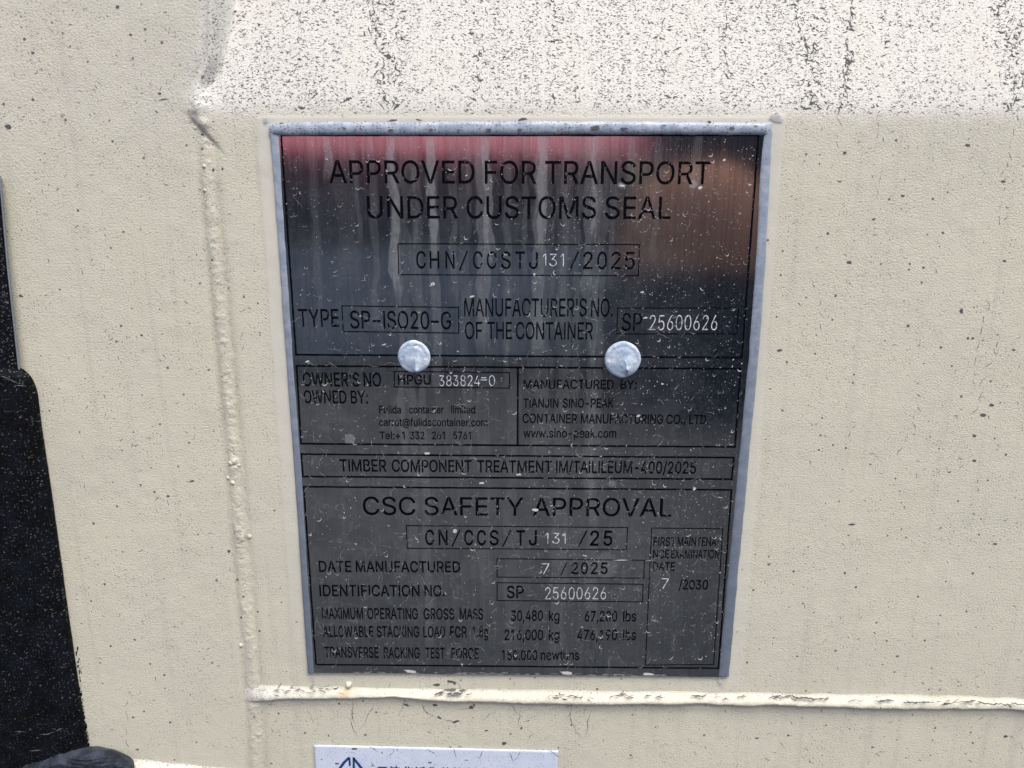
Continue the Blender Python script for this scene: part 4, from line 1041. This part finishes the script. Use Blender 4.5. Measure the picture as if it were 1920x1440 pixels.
def offset(poly, d):
    """d > 0 shrinks the ink"""
    if not d:
        return poly
    out, n_ = [], len(poly)
    for i in range(n_):
        p0, p1, p2 = (np.array(poly[i - 1]), np.array(poly[i]), np.array(poly[(i + 1) % n_]))
        a_, b_ = p1 - p0, p2 - p1
        a_, b_ = a_ / (np.linalg.norm(a_) + 1e-9), b_ / (np.linalg.norm(b_) + 1e-9)
        n1, n2 = np.array([a_[1], -a_[0]]), np.array([b_[1], -b_[0]])
        m_ = n1 + n2
        L = m_ @ m_
        m_ = m_ * (2 / max(L, 1.0))
        out.append(tuple(p1 + m_ * d))
    return out


CACHE = {}


def glyph(c, thin):
    key = (c, thin)
    if key not in CACHE:
        adv, cs = parse(c)
        big = max(cs, key=lambda q: abs(area(q)))
        sgn = 1 if area(big) > 0 else -1
        outer = [q for q in cs if area(q) * sgn > 0]
        holes = [q for q in cs if area(q) * sgn < 0]
        groups = []
        for o in outer:
            hs = [h for h in holes if inside(h[0], o)]
            polys = [offset(o, -thin * sgn)] + [offset(h, -thin * sgn) for h in hs]
            flat = [p for q in polys for p in q]
            ed, k0 = [], 0
            for q in polys:
                ed += [(k0 + i, k0 + (i + 1) % len(q)) for i in range(len(q))]
                k0 += len(q)
            vo, _, fo, _, _, _ = geometry.delaunay_2d_cdt([Vector(p) for p in flat], ed, [], 0, 1e-4)
            flat = [(v.x, v.y) for v in vo]
            tri = []
            for f_ in fo:
                cc = (sum(flat[i][0] for i in f_) / 3, sum(flat[i][1] for i in f_) / 3)
                if inside(cc, polys[0]) and not any(inside(cc, h) for h in polys[1:]):
                    tri.append(f_)
            groups.append((flat, tri))
        xs_ = [p[0] for g in groups for p in g[0]]
        CACHE[key] = (adv, groups, min(xs_), max(xs_))
    return CACHE[key]


CAP = 509.0


def lettering(items, y0, y1, cap, xr=(560, 1380), name='lettering', mat=None, thin=0.0, lift=0.00006, parent=plate, fn=PT, capu=CAP, vp=True, relief=0.0, **k):
    """items: (word, x_left, x_right) or (char, x_centre) with fixed width; y0,y1 baselines at xr ends (photo pixels)"""
    Vv, Ff = [], []
    gi = 0
    for it in items:
        if it[2] > it[1]:
            word, xl, xR = it
            pen, place = 0, []
            for c in word:
                if c == ' ':
                    pen += 200
                    continue
                adv, gr, mn, mx = glyph(c, thin)
                place.append((pen, gr, mn, mx))
                pen += adv
            lo = place[0][0] + place[0][2]
            hi = place[-1][0] + place[-1][3]
            sx = (xR - xl) / (hi - lo)
            place = [(xl + (p - lo) * sx, gr, sx) for p, gr, _, _ in place]
        else:
            c, xc, wpx = it
            adv, gr, mn, mx = glyph(c, thin if c != '/' else 13.0)
            sx = wpx / (mx - mn)
            place = [(xc - (mn + mx) / 2 * sx, gr, sx)]
        for x0, gr, sx in place:
            for flat, tri in gr:
                gi += 1
                b_ = len(Vv)
                fx = np.array([p[0] for p in flat]) * sx + x0
                fh = np.array([p[1] for p in flat]) * cap / capu
                by = y0 + (y1 - y0) * (fx - xr[0]) / (xr[1] - xr[0])
                X = fx - (946 - fx) / (6408 - by) * fh if vp else fx
                Pq = fn(X, by - fh, lift + (gi % 3) * 0.000004)
                Vv += Pq.tolist()
                for t_ in tri:
                    Ff.append([b_ + i for i in t_])
    me = mesh(name, Vv, Ff, mat or M_INK, parent, **k)
    return me


def L(items, yb, cap, yr=None, xr=None, **k):
    yr = yb if yr is None else yr
    lo_ = min(it[1] for it in items)
    hi_ = max((it[2] if it[2] > it[1] else it[1]) for it in items)
    return lettering(items, yb, yr, cap, (lo_, max(hi_, lo_ + 1)) if xr is None else xr, **{**dict(thin=-4.0 if cap > 30 else -11.0), **k})


L([('APPROVED', 617.5, 890), ('FOR', 909, 1006), ('TRANSPORT', 1022, 1331)], 343, 42.5, 345.5)
L([('UNDER', 689, 859), ('CUSTOMS', 875, 1117), ('SEAL', 1134, 1257)], 409, 41.5, 410.5)
MW = 18.5
L([('C', 790, 18), ('H', 815, 18), ('N', 844, 17), ('/', 869, 18), ('C', 896, 18), ('C', 922, 18), ('S', 948.5, 18), ('T', 975, 18), ('J', 1000, 17),
   ('/', 1076, 19), ('2', 1102, 18), ('0', 1128.5, 18), ('2', 1154.5, 18), ('5', 1180.5, 19)], 503, 32, 504.5)
L([('TYPE', 560.5, 636)], 612.5, 33)
L([('SP', 657, 695), ('-', 699, 714), ('ISO20', 719.5, 805), ('-', 808, 823), ('G', 827, 846)], 615.5, 33, 617.5)
L([("MANUFACTURER'S", 870.5, 1099.5), ('NO.', 1108, 1149)], 593, 33.5, 593.5)
L([('OF', 872, 904.5), ('THE', 914, 960), ('CONTAINER', 967, 1111.5)], 635.5, 32, 636.5)
L([('SP', 1165, 1203)], 620, 32.5)
L([("OWNER'S", 568.6, 674.5), ('NO.', 682, 721)], 724, 25.5, 724.5)
L([('OWNED', 570, 650), ('BY:', 658, 690)], 755.5, 23.5, 756.5)
L([('HPGU', 746.5, 808)], 721, 18.5)
L([('Fulida', 711, 752), ('container', 767, 832), ('limited', 846, 891)], 775, 14)
L([('carrot@fulidacontainer.com', 711, 914)], 798.5, 14, 799)
L([('Tel:+1', 712, 759), ('332', 769.5, 796), ('261', 810, 834.5), ('5761', 850, 883)], 823.5, 14)
L([('MANUFACTURED', 981.5, 1150.5), ('BY:', 1163, 1193.5)], 728.5, 16.5, 729)
L([('TIANJIN', 981, 1047), ('SINO-PEAK', 1055, 1150.5)], 764, 16.5)
L([('CONTAINER', 980, 1082), ('MANUFACTURING', 1089, 1243), ('CO.,', 1249, 1285), ('LTD.', 1292, 1328)], 793, 17, 795)
L([('www.sino-peak.com', 981, 1155.5)], 820, 16, 820.5)
L([('TIMBER', 637.5, 725), ('COMPONENT', 735, 884.5), ('TREATMENT', 895, 1034.5), ('IM/TAILILEUM-400/2025', 1042.5, 1304.5)], 883.5, 22, 888)
L([('CSC', 681, 779.5), ('SAFETY', 796, 981.5), ('APPROVAL', 999, 1258.5)], 965, 33.5, 968.5)
L([('C', 806, 17), ('N', 831, 17), ('/', 855, 18), ('C', 879, 17), ('C', 903, 17), ('S', 926.5, 17), ('/', 950, 18), ('T', 976, 16), ('J', 999, 15),
   ('/', 1092, 18), ('2', 1114.5, 17), ('5', 1139.5, 17)], 1021.5, 27.5, 1023)
L([('DATE', 598.5, 659), ('MANUFACTURED', 667.5, 863)], 1072, 20, 1073)
L([('/', 1057, 13), ('2', 1077.5, 13), ('0', 1095.5, 13), ('2', 1114, 13), ('5', 1132.5, 13)], 1076, 21)
L([('IDENTIFICATION', 599.5, 787), ('NO.', 796, 834)], 1117.5, 20.5, 1118)
L([('SP', 950, 982)], 1121, 22)
L([('MAXIMUM', 604, 681), ('OPERATING', 689, 784), ('GROSS', 794.5, 852), ('MASS', 862, 906)], 1160, 20, 1161.5)
L([('30,480', 958, 1018), ('kg', 1029, 1049)], 1164, 19)
L([('67,200', 1096, 1157), ('lbs', 1168, 1192.5)], 1165, 19)
L([('ALLOWABLE', 606, 700), ('STACKING', 707, 786), ('LOAD', 794, 835), ('FOR', 844, 875.5), ('1.8g', 886, 915)], 1194, 20, 1195)
L([('216,000', 946, 1018), ('kg', 1029, 1049)], 1200, 19)
L([('476,190', 1082, 1157), ('lbs', 1168, 1192)], 1200, 19)
L([('TRANSVERSE', 609, 710), ('RACKING', 720, 787), ('TEST', 798, 834), ('FORCE', 846.5, 897.5)], 1232.5, 19.5, 1235)
L([('150.000', 941, 1007.5), ('newtons', 1014, 1086)], 1237.5, 18)
L([('FIRST', 1225, 1266), ('MAINTENA-', 1270, 1350)], 1023.5, 16)
L([('NCE', 1224, 1254), ('EXAMINATION', 1258, 1348)], 1046.5, 15.5, 1047)
L([('DATE', 1224, 1265)], 1070, 15.5)
L([('/2030', 1272, 1327)], 1105, 17)
ST = dict(name='stamped_number', mat=M_STAMP, lift=0.00011, thin=9.0)
L([('1', 1021, 6), ('3', 1037, 14), ('1', 1054, 6)], 499.5, 24, label='pale stamped 131 in the upper code box', **ST)
L([('25600626', 1217.5, 1344)], 619.5, 29, label='pale stamped serial number in the upper right box', **ST)
L([('383824', 823.5, 900), ('0', 922.5, 11)], 724, 20.5, label='pale stamped owner number', **ST)
L([('-', 907, 12)], 721, 20.5, **ST)
L([('-', 907, 9)], 717, 20.5, **ST)
L([('1', 1025, 6), ('3', 1042, 14), ('1', 1057.5, 6)], 1019.5, 20.5, label='pale stamped 131 in the lower code box', **ST)
L([('7', 1023, 13)], 1076.5, 20.5, label='pale stamped 7 in the date box', **ST)
L([('25600626', 1022, 1136)], 1124, 23, label='pale stamped serial number in the lower box', **ST)
L([('7', 1246.5, 13)], 1104, 20, label='pale stamped 7 in the maintenance box', **ST)


# sealant bead over the top and side edges of the plate
def bead():
    # centre line and half width in photo pixels, from lower left round to lower right
    path = [(583, 1262, 6.2), (571, 1080, 6.4), (560, 900, 6.6), (545, 700, 6.6), (530, 480, 6.8), (520, 330, 7.2), (513.5, 245, 8.5)]
    topp = [(504, 243, 12), (620, 241, 12.5), (760, 241.5, 13), (900, 240.5, 13), (1050, 240, 13), (1200, 240, 12.5), (1340, 241, 12.5), (1446, 242, 12)]
    right = [(1441, 246, 8), (1439, 262, 8.2), (1434, 330, 9.5), (1427, 480, 9.5), (1412, 680, 9.5), (1393, 880, 9.5), (1374, 1080, 9.8), (1357, 1268, 9.8)]
    Vv, Ff, dd, tn = [], [], [], []
    ns = 11
    for seg, hmul, dirty in ((path, 1.0, 0.05), (right, 1.0, 0.12), (topp, 0.85, 0.7)):
        seg = np.array(seg, float)
        d = np.r_[0, np.cumsum(np.hypot(*np.diff(seg[:, :2], axis=0).T))]
        m = int(d[-1] / 2)
        t_ = np.linspace(0, d[-1], m)
        cx_, cy_, hw_ = (np.interp(t_, d, seg[:, i]) for i in range(3))
        nz = vn(t_ / 30, 1.7 + len(Vv), 5) - .5
        cx_ = cx_ + (0.8 * nz if seg is not topp else 0)
        tx, ty = np.gradient(cx_), np.gradient(cy_)
        ln = np.hypot(tx, ty)
        nx, ny = -ty / ln, tx / ln
        u_ = np.linspace(-1, 1, ns)
        hw_ = hw_ * (1 + .12 * (vn(t_ / 22, 9.1, 6) - .5))
        X = cx_[:, None] + nx[:, None] * hw_[:, None] * u_[None, :]
        Y = cy_[:, None] + ny[:, None] * hw_[:, None] * u_[None, :]
        pr = np.clip(1 - np.abs(u_) ** (2.2 if dirty > .5 else 3.2), 0, 1) ** 0.6
        P = at(X, Y, T_PL)
        hgt = 0.0015 * hmul * (1 + .2 * (vn(t_ / 15, 4, 8) - .5))
        endf = sm(0, 16, t_) * sm(0, 16, d[-1] - t_) if dirty > .5 else np.full_like(t_, 0.12)
        P[..., 1] = -(T_PL - 0.00012 + (hgt * (0.25 + 0.75 * endf))[:, None] * pr[None, :] + 0.0001 * (fbm(X / 8, Y / 8, 19, 2) - .5))
        b_ = len(Vv)
        Vv += P.reshape(-1, 3).tolist()
        Ff += (gridf(m, ns) + b_).tolist()
        dd += [dirty] * (m * ns)
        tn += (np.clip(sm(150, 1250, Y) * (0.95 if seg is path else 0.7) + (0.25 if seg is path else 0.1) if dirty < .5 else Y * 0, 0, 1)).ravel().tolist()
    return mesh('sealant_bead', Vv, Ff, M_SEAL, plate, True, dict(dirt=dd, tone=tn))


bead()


def cap(cx_, cy_, rpx, tip, seed):
    n_, m_ = 72, 26
    c = PT(cx_, cy_)
    r0 = rpx * 0.000222
    Vv, Ff = [], []
    tv = (PT(*tip) - c)
    for i in range(m_ + 1):
        q = i / m_
        for j in range(n_):
            a_ = 2 * math.pi * j / n_
            rr = r0 * q * (1 + 0.05 * (float(vn(math.cos(a_) * 2 + seed, math.sin(a_) * 2 + seed, 3)) - .5) + (0.02 if seed > 5 else 0))
            X, Z = rr * math.cos(a_), rr * math.sin(a_)
            hgt = 0.0014 * math.sqrt(max(0, 1 - q ** 3.0))
            # pressed rim and central rise
            hgt -= 0.00040 * math.exp(-((q - .72) / .10) ** 2) * (1 if math.sin(a_) > -.1 else .15) * (0.6 + .6 * float(vn(a_ * 2, seed, 4)))
            hgt += 0.0005 * math.exp(-((X - tv[0] * .6) ** 2 + (Z - tv[2] * .35) ** 2) / (0.0022 ** 2))
            dt = math.hypot((X - tv[0]) / 0.0009, (Z - tv[2]) / 0.0012)
            hgt += 0.0020 * math.exp(-dt ** 1.2)
            dl = abs(X - tv[0] * (0.4 + .6 * Z / tv[2] if tv[2] else 1)) if Z < 0 else 1
            hgt += 0.0003 * math.exp(-(dl / .0004) ** 2) * (1 if q < .9 else 0)
            hgt += 0.00022 * (float(fbm(X / .0022 + seed, Z / .0022, 21, 3)) - .5)
            Vv.append((c[0] + X, c[1] - (hgt if i < m_ else -0.0001), c[2] + Z * 1.02))
    for i in range(m_):
        for j in range(n_):
            Ff.append([i * n_ + j, (i + 1) * n_ + j, (i + 1) * n_ + (j + 1) % n_, i * n_ + (j + 1) % n_])
    return mesh('rivet_cap', Vv, Ff, M_CAP, plate, True)


c1_ = cap(776, 669, 31.5, (782, 693), 2.0)
c2_ = cap(1168, 674, 34, (1175, 691), 8.0)
# torn slit in the left dab
mk = Marks()
mk.wander(768, 649, -.12, 16, 1.8, .15, 2.5)
mk.wander(783, 646, .3, 12, 1.0, .15, 2.5)
a = np.array(mk.v)
mesh('tear', at(a[:, 0], a[:, 1], T_PL + 0.0017), mk.f, M_CRACK, c1_)

# dried splash marks and grit on the plate and across its ink
fl, fb = Marks(), Marks()


def in_plate(x, y):
    if 1136 < x < 1154 and 582 < y < 598 or 1014 < x < 1062 and 472 < y < 503:
        return False
    if 1015 < x < 1140 and 1098 < y < 1127 and rnd.random() < .6:
        return False
    return (y - 262) / 1000 * 66 + 526 < x < 1425 - (y - 262) / 1000 * 74 and 258 < y < 1262


def clump(x, y):
    return float(vn(x / 55, y / 55, 71)) * 0.7 + float(vn(x / 17, y / 17, 72)) * .6


cnt = 0
while cnt < 4200:
    x, y = rnd.uniform(520, 1425), rnd.uniform(258, 1262)
    if not in_plate(x, y) or rnd.random() > clump(x, y) * (0.55 + .6 * (x > 1000) + .3 * (x > 1200)):
        continue
    if 690 < x < 1335 and 752 < y < 832 and rnd.random() < .6:
        continue
    cnt += 1
    s_ = rnd.uniform(.7, 1.5) * (1.5 if rnd.random() < .12 else 1)
    tgt = fb if rnd.random() < .4 else fl
    a_ = rnd.gauss(-.7, .5) if x > 1000 else rnd.uniform(0, 3.1)
    tgt.flake(x, y, s_ * rnd.uniform(1.0, 2.4), s_, a_, 5)
cnt = 0
while cnt < 520:
    x, y = rnd.uniform(530, 1415), rnd.uniform(280, 1255)
    if not in_plate(x, y) or rnd.random() > clump(x, y):
        continue
    cnt += 1
    tgt = fb if rnd.random() < .3 else fl
    tgt.crescent(x, y, rnd.uniform(4, 11), rnd.uniform(1.5, 5), rnd.gauss(0, .5), rnd.uniform(.7, 1.8))
cnt = 0
while cnt < 430:
    x, y = rnd.uniform(540, 1340), rnd.uniform(300, 1240)
    if not in_plate(x, y) or rnd.random() > 0.15 + 0.85 * float(sm(420, 950, y)):
        continue
    cnt += 1
    fl.wander(x, y, rnd.choice((1.2, 1.9, .5, 2.4, 0.1)) + rnd.gauss(0, .3), rnd.uniform(7, 30), rnd.uniform(.5, 1.15), .65, 2.6, 0.05)
for (x, y, w_, h_) in ((1003, 956, 16, 6), (1302, 916, 8, 7), (801, 850, 13, 5), (973, 890, 10, 4), (853, 996, 8, 7), (1313, 352, 10, 6), (1166, 348, 14, 5), (812, 532, 10, 7), (1210, 596, 8, 4), (885, 556, 10, 4),
                       (1242, 720, 6, 3), (720, 646, 9, 3), (576, 678, 9, 4), (903, 906, 12, 4), (1096, 1042, 10, 2.5), (1197, 780, 9, 5), (1002, 514, 5, 5), (1358, 300, 8, 4), (1205, 548, 9, 3)):
    fb.flake(x, y, w_, h_, rnd.uniform(-.3, .3), 9)
fb.wander(1148, 1050.5, 0, 38, 1.4, .02, 3)
# pale crust of sealant along the lower edge of the plate
for x in np.arange(660, 1240, 9):
    if rnd.random() < .62:
        y = 1262 + (x - 578) / 785 * 8.5 - 2
        fl.wander(x, y - rnd.uniform(0, 2), 0.02, rnd.uniform(8, 22), rnd.uniform(1, 3), .12, 3)
for (x, y) in ((770, 1259), (1062, 1262), (1215, 1264)):
    fb.flake(x, y, 26, 6, .1, 9)
for mk_, mt, lf in ((fl, M_DUST, .00016), (fb, M_DUSTB, .00019)):
    a = np.array(mk_.v)
    mesh('dust_fleck', PT(a[:, 0], a[:, 1], lf), mk_.f, mt, plate, kind='stuff')
# grit and larger crumbs on the top bead
g_ = Marks()
for (x, y, w_, h_) in ((733, 244, 10, 6), (808, 243, 8, 4), (917, 243, 12, 4), (975, 243, 12, 5), (1117, 239, 20, 8), (1170, 241, 18, 4), (1373, 240, 17, 6), (1330, 229, 8, 5), (735, 226, 22, 5), (785, 225, 16, 4),
                       (980, 224, 24, 6), (860, 244, 8, 3), (645, 240, 8, 3), (1245, 235, 14, 3), (1418, 236, 12, 3), (528, 231, 10, 3), (1060, 232, 8, 2)):
    g_.flake(x, y, w_, h_, rnd.uniform(-.2, .2), 8)
for _ in range(170):
    g_.flake(rnd.uniform(508, 1440), rnd.uniform(226, 250), rnd.uniform(1.5, 5), rnd.uniform(1, 2.2), rnd.uniform(-.6, .6), 6)
a = np.array(g_.v)
mesh('grit', at(a[:, 0], a[:, 1], T_PL + 0.00150), g_.f, M_CHIP, plate, kind='stuff')
# torn film of sealant at the two upper corners and the lower right
for kind_, args in (('f', (1456, 223, 26, 16)), ('f', (497, 226, 12, 9)), ('w', (1345, 1272, 0.8, 18, 4, .3, 3))):
    fm = Marks()
    if kind_ == 'f':
        fm.flake(*args, 0.3, 16)
    else:
        fm.wander(*args)
    a = np.array(fm.v)
    mesh('sealant_film', at(a[:, 0], a[:, 1], 0.0007), fm.f, M_FILM, plate)

# ------------------------------------------------------------------ printed label at the bottom
T_LB = 0.0009
label = empty('printed_label', tuple(at(820, 1500, 0)), label='white rectangular sticker with blue triangular logo and Chinese lettering below the weld', cat='sticker')


def LB(px, py, lift=0.0):
    return at(px, py, T_LB + lift)


Ql = [LB(588.5, 1397), LB(1047, 1408), LB(1035, 1640), LB(600, 1625)]
nn_ = 120
uu, vv = np.meshgrid(np.linspace(0, 1, nn_), np.linspace(0, 1, 60))
P = (Ql[0] * ((1 - uu) * (1 - vv))[..., None] + Ql[1] * (uu * (1 - vv))[..., None] + Ql[2] * (uu * vv)[..., None] + Ql[3] * ((1 - uu) * vv)[..., None])
so = mesh('label_sheet', P.reshape(-1, 3), gridf(60, nn_, True), M_LABEL, label, True)
so.modifiers.new('thickness', 'SOLIDIFY').thickness = 0.0004
lg = Marks()
lg.stroke([(612, 1477), (634, 1445), (645, 1430), (654.5, 1420.5)], [4.5, 4.8, 5, 4.5])
lg.stroke([(655, 1420), (655.5, 1428), (656, 1436)], [3.5, 4, 4])
lg.stroke([(663, 1420), (663.5, 1445), (664.5, 1478)], [3.6, 4.6, 4.8])
lg.stroke([(662.5, 1421), (672, 1433), (684, 1449), (704, 1477)], [4, 5, 4.8, 4.5])
lg.stroke([(612, 1477), (640, 1479), (664, 1480), (704, 1479)], [4.5, 4.5, 4.5, 4.5])
a = np.array(lg.v)
mesh('logo', LB(a[:, 0], a[:, 1], 0.00005), lg.f, M_BLUE, label)
zh = "天津华派集装箱制造有限公司"
lettering([(c, 718 + 23.6 * i, 20.5) for i, c in enumerate(zh)], 1457.5, 1464, 21.5, (718, 1000), 'lettering', M_BLUE, -9.0, 0.00005, label, LB, 300.0)
lc = Marks()
for (x, y, L_, a_) in ((690, 1400, 25, .6), (740, 1402, 26, 1.9), (800, 1403, 25, .5), (850, 1402, 22, .8), (905, 1408, 20, 2.0), (975, 1406, 24, 2.1), (1030, 1406, 28, 1.1), (955, 1412, 20, 1.2), (870, 1425, 10, .2), (655, 1410, 6, 0), (695, 1430, 14, 1.0)):
    lc.wander(x, y, a_, L_, 1.1, .4, 3)
for (x, y, w_, h_) in ((664, 1404, 11, 4), (632, 1432, 9, 4), (603, 1424, 3, 3), (745, 1406, 3, 3), (806, 1430, 8, 3), (698, 1436, 4, 3), (716, 1411, 3, 3)):
    lc.flake(x, y, w_, h_)
a = np.array(lc.v)
mesh('scratch', LB(a[:, 0], a[:, 1], 0.00008), lc.f, M_CRACK, label, kind='stuff')

# ------------------------------------------------------------------ black rubber door gasket on the left
gask = empty('door_gasket', tuple(at(60, 1500, 0)), label='black rubber door gasket strip with rounded top end and dusty specks', cat='door seal')


def strip(rows, name, mat, ncol=22, nrow=260, **k):
    """rows: list of (photo y, [(photo x, height m), ...]) from left to right, the same count in every row"""
    ys = np.array([r[0] for r in rows], float)
    xs_ = np.array([[p[0] for p in r[1]] for r in rows], float)
    hs_ = np.array([[p[1] for p in r[1]] for r in rows], float)
    yy = np.linspace(ys[0], ys[-1], nrow)
    m = xs_.shape[1]
    t_ = np.linspace(0, m - 1, ncol * (m - 1) + 1)
    X = np.array([np.interp(t_, range(m), [np.interp(y, ys, xs_[:, j]) for j in range(m)]) for y in yy])
    Hh = np.array([np.interp(t_, range(m), [np.interp(y, ys, hs_[:, j]) for j in range(m)]) for y in yy])
    Y = np.repeat(yy[:, None], len(t_), 1)
    Hh = Hh + 0.0003 * (fbm(X / 22, Y / 60, 5, 3) - .5)
    X = X + 0.8 * (vn(Y / 14, 3, 1) - .5) * (t_[None, :] > m - 1.3)
    P = at(X, Y, Hh)
    return mesh(name, P.reshape(-1, 3), gridf(nrow, len(t_), True), mat, gask, True, **k)


# upper length, with a thin pale lip along its edge
def up_edge(y):
    return np.interp(y, [380, 400, 690, 760], [-3, 1, 33, 41])


rows = []
for y in (330, 500, 620, 740):
    e = float(up_edge(y))
    rows.append((y, [(e - 160, .0040), (e - 60, .0038), (e - 12, .0036), (e - 2, .0034), (e, .003), (e + 1, -.0005)]))
strip(rows, 'rubber_strip', M_RUB)
lip = mat_flat('pale_grey_lip', (0.26, 0.27, 0.31), 0.5)
rows = []
for y in (330, 500, 600, 700):
    e = float(up_edge(y))
    rows.append((y, [(e + .5, .0034), (e + 1.8, .0038), (e + 3.2, .0038), (e + 4.2, .0030), (e + 5.0, -.0002)]))
strip(rows, 'edge_lip', lip, 4)

# lower length: raised flat face, fold, steep dark flank; rounded shoulder at the top


def lo_edge(y):
    base = np.interp(y, [690, 780, 1000, 1200, 1400, 1560], [66, 76, 108, 135, 166, 192])
    if y < 745:
        t_ = (745 - y) / 57.0
        base = base - 36 * (1 - math.sqrt(max(0, 1 - t_ * t_)))
    return base


rows = []
for y in list(np.linspace(688.5, 746, 26)) + [800, 950, 1100, 1250, 1400, 1540]:
    e = float(lo_edge(y))
    fold = min(float(np.interp(y, [690, 1400], [36, 122])), e - 12)
    hf = .0070 * math.sqrt(min(1, (y - 688) / 22 + .12))
    rows.append((y, [(fold - 190, hf), (fold - 60, hf * 1.02), (fold - 6, hf), (fold + 3, hf * .93), (e - 6, hf * .34), (e - 1.5, hf * .16), (e + 1, -.0004)]))
strip(rows, 'rubber_strip', M_RUB, 10, 420)
blob(118, 1310, 5, .0005, 'pale_speck', M_LABEL, gask, attrs={})
o = bpy.data.objects['pale_speck']
# bring the speck onto the gasket face
pp = at(118, 1310, .0050) - at(118, 1310, 0)
for v_ in o.data.vertices:
    v_.co.x += pp[0]
    v_.co.y += pp[1] + 0.0 * pp[2]
    v_.co.z += pp[2]

# crumpled rubber lump at the foot
lu, lv = np.meshgrid(np.linspace(0, 1, 220), np.linspace(0, 1, 120))
xl_ = 20 + lu * 235
topy = np.interp(xl_, [20, 50, 85, 110, 150, 185, 215, 240, 250, 255], [1446, 1424, 1416, 1404, 1401, 1399, 1405, 1417, 1425, 1442])
topy = topy + 2 * (vn(xl_ / 11, 1, 4) - .5)
Yl = topy + lv * (1600 - topy)
hl = 0.0120 * np.sqrt(np.clip(lv * 7.0, 0, 1)) * np.sqrt(np.clip((255 - xl_) / 26, 0, 1))
wr = fbm(xl_ / 36, Yl / 9, 33, 4)
hl = hl + 0.003 * (wr - .5) * np.clip(lv * 8, 0, 1) - 0.0008 * np.exp(-((Yl - 1424 - 4 * np.sin(xl_ / 20)) / 1.6) ** 2) * (xl_ > 100)
hl = np.where(lv < .004, 0.0, hl)
hl = np.where(xl_ > 254.5, -0.0003, hl)
P = at(xl_, Yl, hl)
mesh('rubber_end', P.reshape(-1, 3), gridf(120, 220, True), M_RUB2, gask, True)

# black smears of rubber on the paint beside the gasket
bs = Marks()
for _ in range(48):
    y = 1215 + 185 * rnd.random() ** .8
    e = float(np.interp(y, [1200, 1400], [135, 166]))
    bs.flake(e + rnd.uniform(0, 5) * rnd.random() + 4 * (y < 1290), y, rnd.uniform(1.5, 4), rnd.uniform(3, 9), rnd.uniform(-.3, .3), 7)
a = np.array(bs.v)
mesh('rubber_smear', surf(a[:, 0], a[:, 1], .00015), bs.f, M_RUB, gask, kind='stuff')

# worn scuffs on the gasket
sc = Marks()
for (x, y, L_, a_) in ((27, 1372, 24, -.05), (75, 1378, 32, -.25), (105, 1371, 16, -.3), (55, 1407, 26, .05), (5, 712, 40, .25), (2, 705, 20, .1), (25, 722, 25, .2)):
    sc.wander(x, y, a_, L_, 1.3, .25, 2.5)
for _ in range(330):
    y = rnd.uniform(420, 1395)
    e = float(lo_edge(y)) if y > 692 else float(up_edge(y))
    x = rnd.uniform(0, max(4, e - 3))
    sc.wander(x, y, rnd.uniform(-.8, .8), rnd.uniform(1.5, 5.5), rnd.uniform(.5, 1.3), .6, 1.5)
a = np.array(sc.v)
hz = []
for x, y in a:
    if y > 690:
        e = float(lo_edge(y))
        fold = min(float(np.interp(y, [690, 1400], [36, 122])), e - 12)
        hf = .0070 * math.sqrt(min(1, (y - 688) / 22 + .12))
        hz.append(float(np.interp(x, [fold - 190, fold - 60, fold - 6, fold + 3, e - 6, e - 1.5, e + 1], [hf, hf * 1.02, hf, hf * .93, hf * .34, hf * .16, 0])))
    else:
        e = float(up_edge(y))
        hz.append(float(np.interp(x, [e - 160, e - 60, e - 12, e - 2.5, e - 1, e], [.0040, .0038, .0036, .0032, .002, 0])))
P = at(a[:, 0], a[:, 1], np.array(hz) + 0.0004)
mesh('scuff', P, sc.f, M_DUST, gask, kind='stuff')
